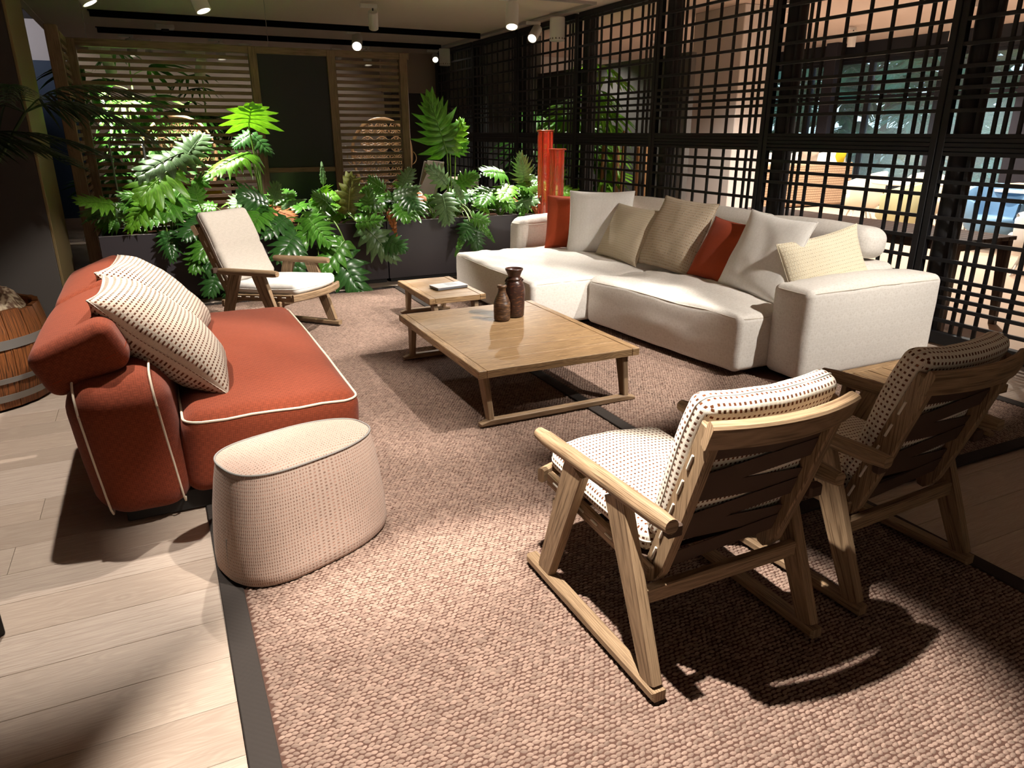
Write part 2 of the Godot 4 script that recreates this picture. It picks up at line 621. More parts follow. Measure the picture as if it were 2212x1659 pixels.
	mat("bounce_cream", Color("d6cdc2"), 0.9, 0.2)  # pale so the wall behind the camera returns fill light
	mat("window_frame", Color("1d2026"), 0.5, 0.4)
	var gl := mat("pane", Color(0.75, 0.9, 0.95, 0.12), 0.02, 0.5)
	gl.transparency = BaseMaterial3D.TRANSPARENCY_ALPHA
	var og := mat("orange_glass", Color(1.0, 0.42, 0.28, 0.2), 0.03, 0.5)
	og.transparency = BaseMaterial3D.TRANSPARENCY_ALPHA
	var cp := mat("copper", Color("d5694a"), 0.25, 0.5)
	cp.metallic = 0.6
	mat("outside_ground", Color("4a5a3c"), 0.95, 0.1)
	leafy("leaf_mid", Color("457a26"), Color("8fb85a"), 0.45, 0.3)
	leafy("leaf_dark", Color("2c5524"), Color("5c8a4c"), 0.3, 0.3)
	leafy("leaf_bright", Color("6aa52c"), Color("a9d35f"), 0.7)
	leafy("leaf_grey", Color("5e8052"), Color("93b08a"), 0.4, 0.35)
	leafy("leaf_olive", Color("5d6426"), Color("93803a"), 0.4)
	leafy("leaf_brown", Color("a0602c"), Color("7c4a22"), 0.4, 0.7)
	leafy("palm_leaf", Color("3a6e24"), Color("7ba445"), 0.5)
	leafy("palm_dark", Color("213c1c"), Color("3e5c2c"), 0.3)
	leafy("garden_leaf", Color("3f7f45"), Color("8fc38a"), 0.6, 0.5)
	leafy("garden_teal", Color("4f8f80"), Color("a5d0c4"), 0.5, 0.45)
	mat("stalk", Color("6a8a34"), 0.5, 0.5)
	mat("stalk_dark", Color("3c5426"), 0.5, 0.5)
	mat("bark", Color("6e4d38"), 0.9, 0.2)
	glowing("lens_glow", Color(1.0, 0.95, 0.86), 6.0)
	glowing("lens_dim", Color(1.0, 0.95, 0.86), 0.6)

# ---------------------------------------------------------------- camera, sky, exposure
func make_camera() -> void:
	var cam := Camera3D.new()
	cam.name = "camera"
	add_child(cam)
	cam.position = Vector3(0, 1.5, 0)
	cam.rotation_order = EULER_ORDER_YXZ
	cam.rotation_degrees = Vector3(-19.5, -25.9, 0)
	cam.fov = 56.62
	cam.near = 0.05
	cam.far = 200.0
	cam.current = true
	var we := WorldEnvironment.new()
	we.name = "world"
	var e := Environment.new()
	e.background_mode = Environment.BG_SKY
	var sky := Sky.new()
	var sm := ProceduralSkyMaterial.new()
	sm.sky_top_color = Color(0.42, 0.62, 0.85)
	sm.sky_horizon_color = Color(0.74, 0.86, 0.90)
	sm.ground_horizon_color = Color(0.55, 0.68, 0.72)
	sm.ground_bottom_color = Color(0.25, 0.30, 0.28)
	sky.sky_material = sm
	e.sky = sky
	e.background_energy_multiplier = 2.8
	e.tonemap_mode = Environment.TONE_MAPPER_LINEAR
	e.tonemap_exposure = 1.0
	e.sdfgi_enabled = true
	e.ssao_enabled = true
	e.ssil_enabled = true
	we.environment = e
	add_child(we)

# ---------------------------------------------------------------- floor, ceiling, walls
func make_shell() -> void:
	var fl := struct("floor", bx(Vector3(0.5, -0.07, -6.5), Vector3(9.2, 0.11, 18.2), 0.0), M.plank_2)
	tag(fl, "floor of pale oak boards laid across the room", "", "", "structure")
	rng.seed = 5
	var shared := {}
	var rest := [MB.new(), MB.new(), MB.new(), MB.new()]
	var row := 0
	var z := 2.443
	while z > -15.4:
		var x := -4.1 + rng.randf() * 1.6 - 1.2
		while x < 5.05:
			var l := 3.1
			var a := maxf(x, -4.1)
			var b := minf(x + l, 5.06)
			x += l
			if b - a < 0.1:
				continue
			var cx := (a + b) * 0.5
			var k := rng.randi() % 4
			var uo := v2(rng.randf() * 3.0, rng.randf())
			var hidden := a > -0.02 and b < 2.5
			if z > -9.0 and z < 0.3 and not hidden:
				var key := "%d_%.3f_%d" % [k, b - a, rng.randi() % 3]
				if not shared.has(key):
					shared[key] = bx(Vector3.ZERO, Vector3(b - a - 0.0012, 0.014, 0.1988), 0.0009, uo).done()
				var o := put("plank", shared[key], M["plank_%d" % k], fl)
				o.position = Vector3(cx, -0.007, z - 0.1)
			else:
				rest[k].box(Transform3D(Basis.IDENTITY, Vector3(cx, -0.007, z - 0.1)), Vector3(b - a - 0.003, 0.014, 0.197), 0.0018, uo)
		z -= 0.2
		row += 1
	for k in 4:
		var o := part("far_planks", rest[k], M["plank_%d" % k], fl)
		o.set_meta("kind", "stuff")
	# the neighbouring room's floor
	var f2 := struct("floor_next_room", bx(Vector3(9.65, -0.06, -7.5), Vector3(9.1, 0.12, 20.2), 0.0), M.room_floor)
	tag(f2, "pale sandy floor of the bright room beyond the lattice", "", "", "structure")
	# ceiling: slabs with two dark slots let in
	var c := MB.new()
	for s in [[2.6, -10.93], [-11.08, -12.62], [-12.78, -15.6]]:
		c.box(Transform3D(Basis.IDENTITY, Vector3(2.05, CEIL + 0.06, (s[0] + s[1]) * 0.5)), Vector3(6.3, 0.12, s[0] - s[1]), 0.0)
	for zz in [-11.005, -12.70]:
		c.box(Transform3D(Basis.IDENTITY, Vector3(-0.76, CEIL + 0.06, zz)), Vector3(0.68, 0.12, 0.16), 0.0)
		c.box(Transform3D(Basis.IDENTITY, Vector3(5.0, CEIL + 0.06, zz)), Vector3(0.4, 0.12, 0.16), 0.0)
	var ce := struct("ceiling", c, M.ceiling)
	for zz in [-11.005, -12.70]:
		part("track_bar", bx(Vector3(2.2, CEIL - 0.032, zz), Vector3(5.2, 0.075, 0.05), 0.003), M.slot_black, ce)
		part("track_slot", bx(Vector3(2.2, CEIL + 0.1, zz), Vector3(5.4, 0.04, 0.14), 0.0), M.slot_black, ce)
		for s in [-1, 1]:
			part("slot_liner", bx(Vector3(2.2, CEIL + 0.045, zz + s * 0.073), Vector3(5.24, 0.085, 0.006), 0.0), M.slot_black, ce)
		part("slot_edge", bx(Vector3(2.2, CEIL - 0.004, zz - 0.085), Vector3(5.24, 0.008, 0.014), 0.0), M.white_track, ce)
	struct("ceiling_upper", bx(Vector3(-2.6, 3.35, -6.5), Vector3(3.2, 0.12, 18.2), 0.0), M.wall_dark)
	struct("trim_1", bx(Vector3(-1.06, 3.1, -6.5), Vector3(0.08, 0.42, 18.2), 0.0), M.ceiling)
	struct("ceiling_next_room", bx(Vector3(9.65, 3.36, -7.5), Vector3(9.1, 0.12, 20.2), 0.0), M.room_ceiling)
	struct("trim_4", bx(Vector3(5.2, 3.12, -7.5), Vector3(0.1, 0.42, 20.2), 0.0), M.room_ceiling)
	# walls
	struct("wall_left", bx(Vector3(-4.16, 1.7, -6.5), Vector3(0.12, 3.5, 18.2), 0.0), M.wall_dark)
	struct("wall_back", bx(Vector3(2.2, 1.5, -15.62), Vector3(6.4, 3.1, 0.12), 0.0), M.wall_beige)
	struct("wall_back_navy", bx(Vector3(-2.6, 1.3, -15.6), Vector3(3.2, 2.7, 0.14), 0.0), M.wall_navy)
	struct("wall_back_pale", bx(Vector3(-2.6, 3.0, -15.62), Vector3(3.2, 0.7, 0.12), 0.0), M.wall_pale)
	struct("unseen_wall_front", bx(Vector3(5.0, 1.6, 2.62), Vector3(18.6, 3.4, 0.12), 0.0), M.bounce_cream)  # unseen wall behind the camera, kept pale to bounce fill light
	var wr := struct("wall_right", bx(Vector3(5.0, 1.45, -14.5), Vector3(1.3, 2.9, 0.5), 0.0), M.wall_grey)
	struct("unseen_wall_right", bx(Vector3(5.12, 1.45, 0.38), Vector3(0.14, 2.9, 4.36), 0.0), M.wall_dark)  # out of view, shuts off light from the next room
	# bulkhead over the far end of the lattice
	struct("trim_2", bx(Vector3(4.9, 2.55, -14.2), Vector3(1.5, 0.7, 0.1), 0.0), M.wall_beige)
	# next room
	struct("wall_next_back", bx(Vector3(9.65, 1.6, -17.56), Vector3(9.1, 3.4, 0.12), 0.0), M.room_wall)
	struct("wall_window_side", bx(Vector3(14.1, 1.6, -2.9), Vector3(0.2, 3.4, 10.9), 0.0), M.wall_dark)
	struct("wall_window_end", bx(Vector3(14.1, 1.6, -16.9), Vector3(0.2, 3.4, 1.2), 0.0), M.wall_dark)
	struct("wall_window_low", bx(Vector3(14.1, 0.2, -12.3), Vector3(0.2, 0.4, 8.0), 0.0), M.wall_dark)
	struct("trim_3", bx(Vector3(14.1, 3.12, -12.3), Vector3(0.2, 0.36, 8.0), 0.0), M.window_frame)
	struct("wall_next_side", bx(Vector3(5.2, 1.6, -16.6), Vector3(0.1, 3.4, 2.0), 0.0), M.wall_grey)
	# dark dividing wall seen behind the far panels
	struct("wall_divider", bx(Vector3(6.3, 1.6, -14.0), Vector3(2.2, 3.4, 0.2), 0.0), M.wall_grey)
	struct("wall_partition", bx(Vector3(7.4, 1.3, -11.6), Vector3(0.12, 2.6, 4.9), 0.0), M.wall_grey)
	# windows with frames and panes
	var n := 1
	for zz in [-15.5, -13.9, -12.3, -10.7, -9.1]:
		var w := MB.new()
		var h := 2.54
		for s in [-1, 1]:
			w.box(Transform3D(Basis.IDENTITY, Vector3(14.1, 0.4 + h * 0.5, zz + s * 0.77)), Vector3(0.09, h, 0.06), 0.003)
		for yy in [0.43, 2.2, 2.91]:
			w.box(Transform3D(Basis.IDENTITY, Vector3(14.1, yy, zz)), Vector3(0.09, 0.06, 1.48), 0.003)
		var o := struct("window_%d" % n, w, M.window_frame)
		part("pane", bx(Vector3(14.1, 1.315, zz), Vector3(0.012, 1.7, 1.48), 0.0), M.pane, o)
		part("pane", bx(Vector3(14.1, 2.555, zz), Vector3(0.012, 0.64, 1.48), 0.0), M.pane, o)
		n += 1
	# pillars of the next room
	var p := part("square_pillar", bx(Vector3(8.6, 1.65, -9.72), Vector3(0.6, 3.3, 1.15), 0.01), M.room_wall)
	tag(p, "pale grey square pillar standing behind the dark lattice", "pillar")
	var q := part("steel_column", bx(Vector3(13.72, 1.65, -12.2), Vector3(0.26, 3.3, 0.3), 0.01), M.wall_dark)
	tag(q, "black square column in front of the garden windows", "pillar")
	# pillar with a brass side at the left
	var col := thing("pillar", "dark grey pillar with a brass side, behind the barrel", "pillar", Vector3(-0.78, 0, -7.25))
	part("body", bx(Vector3(-0.8, 1.6, 0), Vector3(1.58, 3.3, 0.98), 0.004), M.pillar_grey, col)
	part("brass_side", bx(Vector3(0.0, 1.6, 0), Vector3(0.02, 3.3, 0.98), 0.003), M.brass, col)
	tag(col.get_node("brass_side"), "brass side", "")
	var pd := part("pedestal", turned_box(Vector3(-0.98, 0.42, -2.38), Vector3(0.5, 0.84, 0.5), PI / 4), M.pedestal)
	tag(pd, "black square pedestal standing on the oak boards", "pedestal")

# ---------------------------------------------------------------- ceiling lamps
var lamp_count := 0
func spotlight(at: Vector3, aim: Vector3, energy: float, angle: float, label: String, group: String, blend := 0.35, bright := true, r := 0.055, l := 0.2, col := Color(1.0, 0.965, 0.92)) -> Node3D:
	var t := thing("ceiling_spotlight", label, "spotlight", at, 0.0, group)
	part("track_adapter", bx(Vector3(0, -0.02, 0), Vector3(0.2, 0.04, 0.04), 0.004), M.white_paint, t)
	var piv := Vector3(0.05, -0.1, 0)
	var b := MB.new()
	b.tube([Vector3(0.05, -0.035, 0), piv], 0.009, 8)
	part("stem", b, M.black_metal, t)
	var d := (aim - (at + piv)).normalized()
	var up := Vector3.UP if absf(d.y) < 0.95 else Vector3.RIGHT
	var sd := up.cross(-d).normalized()
	var bs := Basis(sd, -d, sd.cross(-d))      # y runs from lens to tail
	var xf := Transform3D(bs, piv + d * l * 0.35)
	var bb := MB.new()
	bb.lathe([v2(r * 0.86, -l * 0.44), v2(r * 0.86, -l * 0.5), v2(r, -l * 0.5), v2(r, l * 0.47), v2(r * 0.9, l * 0.5), v2(0, l * 0.5)], 24, xf, [1, 2, 3, 4])
	part("body", bb, M.white_paint, t)
	var lb := MB.new()
	lb.lathe([v2(0, -l * 0.44), v2(r * 0.86, -l * 0.44)], 24, xf)
	part("lens", lb, M.lens_glow if bright else M.lens_dim, t)
	if energy > 0.0:
		var s := SpotLight3D.new()
		s.name = "beam"
		t.add_child(s)
		s.position = xf * Vector3(0, -l * 0.44 - 0.012, 0)
		s.basis = Basis.looking_at(d, up)
		s.light_energy = energy
		s.light_color = col
		s.spot_angle = angle
		s.spot_angle_attenuation = blend
		s.spot_range = 30.0
		s.spot_attenuation = 2.0
		s.light_size = 0.022
		s.shadow_enabled = true
	return t

func make_lamps() -> void:
	var y := CEIL - 0.03
	# rails
	var rl := thing("track_rail", "white lighting rail turning along the lattice screen", "rail", Vector3(4.85, CEIL - 0.015, -10.5))
	part("rail", bx(Vector3(0, 0, 0), Vector3(0.035, 0.03, 5.4), 0.002), M.white_track, rl)
	part("rail", bx(Vector3(-2.9, 0, 2.68), Vector3(5.8, 0.03, 0.035), 0.002), M.white_track, rl)
	var r2 := thing("track_rail", "unseen lighting rail over the seating group", "rail", Vector3(1.8, CEIL - 0.015, -2.6))  # rail out of view, carries the unseen spotlights
	part("rail", bx(Vector3(0, 0, 1.22), Vector3(5.6, 0.03, 0.035), 0.002), M.white_track, r2)
	var g1 := "unseen spotlights over the seating group"
	var L1 := "white spotlight out of view over the seating group"  # lamps out of view, placed to light rug, tables, sofas and chairs
	for xx in [-1.2, 1.2, 3.6]:
		spotlight(Vector3(xx, y, 0.7), Vector3(xx, 1.0, 2.5), LE.w, 42, "added fill spotlight aimed at the pale wall behind the camera", "added fill spotlights behind the camera", 0.8)  # added lamps, fill light thrown back by the wall behind the camera
	spotlight(Vector3(0.58, y, -1.38), Vector3(0.78, 0, -1.22), LE.a, 27.0, L1, g1, 0.35)
	spotlight(Vector3(3.1, y, -2.8), Vector3(2.0, 0.3, -4.1), LE.b, 29, L1, g1)
	spotlight(Vector3(4.1, y, -1.2), Vector3(3.8, 0.4, -3.7), LE.c, 32, L1, g1, 0.5)
	spotlight(Vector3(0.62, y, -3.9), Vector3(0.0, 0.0, -3.75), LE.d, 35, L1, g1)
	spotlight(Vector3(2.0, y, -4.0), Vector3(0.75, 0.4, -5.9), LE.e, 24, L1, g1)
	spotlight(Vector3(1.05, y, -1.38), Vector3(0.66, 0.1, -2.6), LE.g, 18.5, L1, g1, 0.7)  # out of view, placed to light the pouf and the rug around it
	spotlight(Vector3(-0.45, y, -3.65), Vector3(-0.55, 0, -3.5), LE.f, 33, "white spotlight out of view, lighting the oak boards beside the barrel", "")  # out of view, placed to light the boards and the terracotta sofa
	# on the cross rail
	var g2 := "spotlights on the cross rail"
	var L2 := "white spotlight on the cross rail in front of the planters"
	spotlight(Vector3(-0.42, y, -7.8), Vector3(0.6, 0.7, -7.6), LE.p, 30, L2, g2, 0.5, true, 0.07, 0.30)
	spotlight(Vector3(0.52, y, -7.8), Vector3(1.2, 0.7, -7.3), LE.p, 30, L2, g2, 0.5, true, 0.07, 0.30)
	spotlight(Vector3(3.74, y, -7.8), Vector3(3.3, 0.5, -6.9), LE.q, 34, L2, g2, 0.5, true, 0.07, 0.26)
	# along the lattice
	var g3 := "spotlights along the lattice screen"
	spotlight(Vector3(4.83, y, -9.3), Vector3(2.6, 0.6, -7.3), LE.r, 26, "white spotlight with a lit lens on the rail by the lattice", g3, 0.5, true, 0.065, 0.24)
	spotlight(Vector3(4.83, y, -13.2), Vector3(3.9, 1.5, -10.5), 0.0, 26, "small white spotlight at the far end of the lattice rail", "", 0.5, true)
	for zz in [-8.65, -12.6]:
		var t := thing("cylinder_downlight", "white upright cylinder hung under the lattice rail", "spotlight", Vector3(4.83, y, zz), 0.0, "white cylinders under the lattice rail")
		var b := MB.new()
		b.lathe([v2(0, -0.3), v2(0.085, -0.3), v2(0.095, -0.29), v2(0.095, -0.04), v2(0.09, -0.03), v2(0, -0.03)], 28, Transform3D.IDENTITY, [1, 2, 3, 4])
		part("body", b, M.white_paint, t)
		for k in 14:
			var a := TAU * k / 14
			part("grille_slot", bx(Vector3(cos(a) * 0.094, -0.272, sin(a) * 0.094), Vector3(0.008, 0.018, 0.008), 0.0), M.slot_black, t)
	# in the dark slots
	var g4 := "spotlights in the ceiling slots"
	var L4 := "small white spotlight hung from a dark ceiling slot"
	spotlight(Vector3(2.93, y, -11.3), Vector3(2.2, 1.2, -8.9), LE.s, 24, "white spotlight with a bright lens under the nearer ceiling slot", "", 0.5, true, 0.075, 0.26)
	for xx in [-0.05, 1.2, 3.55]:
		spotlight(Vector3(xx, y, -13.1), Vector3(xx + 0.2, 0, -12.6), 0.0, 24, L4, g4, 0.5, false, 0.07, 0.24)
	# behind the slatted screen
	var hr := thing("hanging_rail", "thin white rail hung on wires behind the slats", "rail", Vector3(0.5, 2.345, -9.2))
	part("rail", bx(Vector3.ZERO, Vector3(2.2, 0.03, 0.035), 0.002), M.white_track, hr)
	for s in [-1, 1]:
		part("wire", bx(Vector3(s * 0.9, 0.277, 0), Vector3(0.006, 0.555, 0.006), 0.0), M.white_track, hr)
	spotlight(Vector3(-0.30, 2.33, -9.2), Vector3(-0.12, 1.5, -9.75), LE.t, 40, "white spotlight above the palms behind the slats", "", 0.5, true)
	spotlight(Vector3(0.62, 2.33, -9.2), Vector3(0.45, 1.0, -9.9), LE.u, 36, "white spotlight above the rattan chair behind the slats", "", 0.5, true)
	spotlight(Vector3(-2.2, 3.2, -13.6), Vector3(-1.7, 3.0, -15.5), 2.5, 40, "unseen white spotlight lighting the pale strip above the navy wall", "", 0.8)  # unseen lamp, placed to light the pale strip of wall
	spotlight(Vector3(2.5, y, -8.9), Vector3(2.9, 0.9, -10.2), 1.6, 30, "added white spotlight lighting the rattan chair by the black panel", "", 0.6)  # added lamp that brightens the rattan chair behind the slats
	for xx in [0.2, 1.7, 3.2]:
		spotlight(Vector3(xx, y, -13.6), Vector3(xx, 1.6, -15.5), LE.v, 44, "added white spotlight washing the beige back wall", "added spotlights at the back wall", 0.8)  # added lamps that brighten the wall behind the slats
	# next room
	var g5 := "spotlights in the next room"
	var L5 := "white spotlight on the ceiling of the room beyond the lattice"
	for s in [[9.4, -9.3, 40.0], [11.8, -10.2, 40.0], [12.6, -8.8, 40.0], [9.8, -13.4, 30.0], [7.0, -4.4, 40.0], [9.4, -6.4, 40.0], [7.2, -7.2, 40.0], [11.6, -6.2, 40.0], [6.4, -11.0, 16.0]]:
		spotlight(Vector3(s[0], 3.28, s[1]), Vector3(s[0] + 0.3, 0, s[1] - 0.3), LE.n * s[2] / 40.0, 62, L5, g5, 0.6, true, 0.07, 0.26)
	# smoke detector on the ceiling
	var sd := thing("smoke_detector", "small white box detector on the brown ceiling", "detector", Vector3(0.46, CEIL, -12.0))
	part("body", bx(Vector3(0, -0.03, 0), Vector3(0.24, 0.06, 0.2), 0.012), M.white_paint, sd)
	part("sensor", bx(Vector3(0, -0.07, 0.03), Vector3(0.1, 0.03, 0.08), 0.01), M.wall_dark, sd)

# energies: seating group, planters, back, next room; w and v are added lamps
var LE := {a = 23.0, b = 13.5, c = 11.5, d = 6.0, e = 16.0, f = 8.0, g = 14.0, p = 11.0, q = 16.0, r = 16.0, s = 8.0, t = 9.0, u = 7.0, n = 13.0, w = 2.4, v = 1.0}

# ---------------------------------------------------------------- rugs
func knot_mesh() -> ArrayMesh:
	# one thick loop of the weave, 22 x 15 mm
	var b := MB.new()
	var ps := []
	var us := []
	for i in 5:
		var row := []
		var ur := []
		var u := i / 4.0 * 2.0 - 1.0
		for j in 4:
			var a := PI * (j / 3.0)
			var w := sqrt(maxf(0.0, 1.0 - u * u * 0.82))
			row.append(Vector3(u * 0.0095, sin(a) * 0.0062 * w, -cos(a) * 0.0065 * w))
			ur.append(v2(u, a))
		ps.append(row)
		us.append(ur)
	b.sheet(ps, us, true)
	return b.done()

func rug(label: String, x0: float, x1: float, z0: float, z1: float, y: float, group: String, see: Callable) -> void:
	var t := thing("rug", label, "rug", Vector3(0, y, 0), 0.0, group)
	var base := bx(Vector3((x0 + x1) * 0.5, 0.003, (z0 + z1) * 0.5), Vector3(x1 - x0, 0.006, z1 - z0), 0.0)
	part("ground_weave", base, M.rug_ground, t)
	var w := 0.075
	var e := MB.new()
	e.box(Transform3D(Basis.IDENTITY, Vector3(x0 - 0.02, 0.006, (z0 + z1) * 0.5)), Vector3(w, 0.012, z1 - z0 + 0.08), 0.003)
	e.box(Transform3D(Basis.IDENTITY, Vector3(x1 + 0.02, 0.006, (z0 + z1) * 0.5)), Vector3(w, 0.012, z1 - z0 + 0.08), 0.003)
	e.box(Transform3D(Basis.IDENTITY, Vector3((x0 + x1) * 0.5, 0.006, z0 - 0.02)), Vector3(x1 - x0, 0.012, w), 0.003)
	e.box(Transform3D(Basis.IDENTITY, Vector3((x0 + x1) * 0.5, 0.006, z1 + 0.02)), Vector3(x1 - x0, 0.012, w), 0.003)
	tag(part("binding_tape", e, M.tape, t), "dark grey binding tape", "")
	var mm := MultiMesh.new()
	mm.transform_format = MultiMesh.TRANSFORM_3D
	mm.use_colors = true
	mm.mesh = knot_mesh()
	var xs := []
	var cs := []
	rng.seed = 77
	var dz := 0.0138
	var dx := 0.0180
	var row := 0
	var nz := noise(1.2, 4, 2)
	var z := z0 + 0.03
	while z < z1 - 0.02:
		var x := x0 + 0.03 + (dx * 0.5 if row % 2 == 1 else 0.0)
		while x < x1 - 0.02:
			if see.call(x, z):
				var s := 0.88 + rng.randf() * 0.26
				var bs := Basis(Vector3.UP, rng.randf_range(-0.4, 0.4)).scaled(Vector3(s, s * rng.randf_range(0.85, 1.2), s))
				xs.append(Transform3D(bs, Vector3(x + rng.randf_range(-0.002, 0.002), 0.004, z + rng.randf_range(-0.0015, 0.0015))))
				var k := 0.80 + rng.randf() * 0.42 + nz.get_noise_2d(x * 2.0, z * 2.0) * 0.06
				cs.append(Color(0.385 * k, 0.268 * k, 0.212 * k))
			x += dx
		z += dz
		row += 1
	mm.instance_count = xs.size()
	for i in xs.size():
		mm.set_instance_transform(i, xs[i])
		mm.set_instance_color(i, cs[i])
	var mi := MultiMeshInstance3D.new()
	mi.name = "woven_loops"
	mi.multimesh = mm
	mi.material_override = M.rug_knot
	t.add_child(mi)
	mi.set_meta("kind", "stuff")

func make_rugs() -> void:
	rug("long brown woven rug under the terracotta sofa and both dashed armchairs", 0.06, 2.50, -6.95, 0.25, 0.0, "brown woven rugs", func(x: float, z: float) -> bool:
		return z < -0.55 and not (x > 2.1 and z < -2.0) and not (x < 0.55 and z < -3.1 and z > -4.6))
	rug("brown woven rug under the white sofa, lying over the long rug", 2.10, 4.3, -6.93, -1.87, 0.006, "brown woven rugs", func(x: float, z: float) -> bool:
		return not (x > 3.3 and z < -3.0) and not (x > 2.8 and z < -4.9))

# ---------------------------------------------------------------- tables
func low_table(called: String, label: String, at: Vector3, sx: float, sz: float, h: float, planks: int, topm: Material, gap := 0.0012, turn := 0.0) -> Node3D:
	var t := thing(called, label, "table", at, turn)
	rng.seed = label.hash()
	var th := 0.045
	var fw := 0.05
	# frame strips round the top, planks run along x
	for s in [-1, 1]:
		part("top_frame", bx(Vector3(s * (sx * 0.5 - fw * 0.5), h - th * 0.5, 0), Vector3(fw, th, sz), 0.004, v2(rng.randf(), rng.randf())), M.teak_frame if topm == M.teak_frame else topm, t)
	var pw := sz / planks
	for k in planks:
		part("plank", bx(Vector3(0, h - th * 0.5 - 0.0005, -sz * 0.5 + pw * (k + 0.5)), Vector3(sx - 2 * fw - 0.002, th - 0.003, pw - gap), 0.0012, v2(rng.randf() * 2.0, rng.randf())), topm, t)
	# legs lean outwards along z and stand on runners along x
	for sz_ in [-1, 1]:
		for sx_ in [-1, 1]:
			var b := MB.new()
			var x: float = sx_ * (sx * 0.5 - 0.075)
			var ztop: float = sz_ * (sz * 0.5 - 0.12)
			var zbot: float = sz_ * (sz * 0.5 - 0.025)
			b.taper(Vector3(x, 0.028, zbot), Vector3(x + sx_ * 0.012, h - th, ztop + sz_ * 0.03), v2(0.048, 0.034), v2(0.085, 0.036), Vector3.BACK * sz_, v2(rng.randf(), rng.randf()))
			part("leg", b, M.teak_frame, t)
		var r := MB.new()
		var l := sx * 0.5 - 0.01
		r.prism(PackedVector2Array([v2(-l, 0), v2(l, 0), v2(l, 0.018), v2(l - 0.06, 0.034), v2(-l + 0.06, 0.034), v2(-l, 0.018)]), -0.022, 0.022, Transform3D(Basis.IDENTITY, Vector3(0, 0, sz_ * (sz * 0.5 - 0.02))), 0.005, v2(rng.randf(), rng.randf()))
		part("runner", r, M.teak_frame, t)
	for sx_ in [-1, 1]:
		part("apron", bx(Vector3(sx_ * (sx * 0.5 - 0.06), h - th - 0.018, 0), Vector3(0.03, 0.036, sz - 0.16), 0.004, v2(rng.randf(), 0)), M.teak_frame, t)
	return t

func make_tables() -> void:
	low_table("coffee_table", "large low teak coffee table with two vases on it", Vector3(1.873, 0.016, -3.895), 1.01, 1.36, 0.315, 8, M.teak_top)
	low_table("side_table", "small low teak side table with a white booklet on it", Vector3(1.99, 0.016, -5.45), 0.47, 0.80, 0.285, 6, M.teak_top)
	low_table("side_table", "low slatted teak table between the shaded armchair and the sofa's arm", Vector3(3.38, 0.022, -2.20), 0.52, 0.66, 0.285, 6, M.teak_top, 0.006, PI / 2)
	var v := thing("jar", "tall dark jar with a flared mouth on the coffee table", "vase", Vector3(2.055, 0.332, -4.20))
	var b := MB.new()
	b.lathe([v2(0, 0), v2(0.058, 0), v2(0.066, 0.006), v2(0.068, 0.05), v2(0.070, 0.1), v2(0.073, 0.15), v2(0.072, 0.185), v2(0.066, 0.207), v2(0.066, 0.211), v2(0.058, 0.224), v2(0.058, 0.227), v2(0.046, 0.238), v2(0.044, 0.243), v2(0.053, 0.25), v2(0.053, 0.256), v2(0.040, 0.262), v2(0.042, 0.275), v2(0.052, 0.3), v2(0.059, 0.312), v2(0.060, 0.320), v2(0.054, 0.321), v2(0.044, 0.3), v2(0.034, 0.27), v2(0.03, 0.2), v2(0, 0.19)], 40)
	part("body", b, M.vase_dark, v)
	for s in [-1, 1]:
		var lug := MB.new()
		lug.tube([Vector3(s * 0.05, 0.232, 0.012), Vector3(s * 0.064, 0.24, 0.0), Vector3(s * 0.05, 0.248, -0.012)], 0.006, 8)
		part("lug", lug, M.vase_dark, v)
	var w := thing("bottle", "short brown ridged bottle beside the tall jar", "vase", Vector3(1.935, 0.332, -4.135))
	b = MB.new()
	b.lathe([v2(0, 0), v2(0.046, 0), v2(0.053, 0.006), v2(0.054, 0.04), v2(0.0525, 0.043), v2(0.054, 0.046), v2(0.055, 0.075), v2(0.0535, 0.078), v2(0.055, 0.081), v2(0.055, 0.115), v2(0.052, 0.118), v2(0.050, 0.13), v2(0.040, 0.155), v2(0.030, 0.175), v2(0.025, 0.195), v2(0.0245, 0.212), v2(0.030, 0.216), v2(0.032, 0.224), v2(0.029, 0.231), v2(0.022, 0.233), v2(0.017, 0.225), v2(0.016, 0.17), v2(0, 0.165)], 40)
	part("body", b, M.vase_brown, w)
	var k := thing("booklet", "thin white booklet lying on the small side table", "booklet", Vector3(2.045, 0.3015, -5.395), 0.12)
	part("pages", bx(Vector3(0, 0.010, 0), Vector3(0.27, 0.018, 0.155), 0.002), M.book_grey, k)
	part("cover", bx(Vector3(0, 0.021, 0), Vector3(0.276, 0.004, 0.16), 0.001), M.book_white, k)
	part("picture", bx(Vector3(0.03, 0.0234, -0.02), Vector3(0.09, 0.0008, 0.09), 0.0), M.book_print, k)

# ---------------------------------------------------------------- upholstery
func soft_part(called: String, at: Vector3, size: Vector3, r: float, m: Material, parent: Node, f: Callable, rot := Vector3.ZERO, cell := 0.05) -> MeshInstance3D:
	var b := MB.new()
	b.soft(size, r, f, 4, cell)
	var o := part(called, b, m, parent)
	o.position = at
	o.rotation = rot
	return o

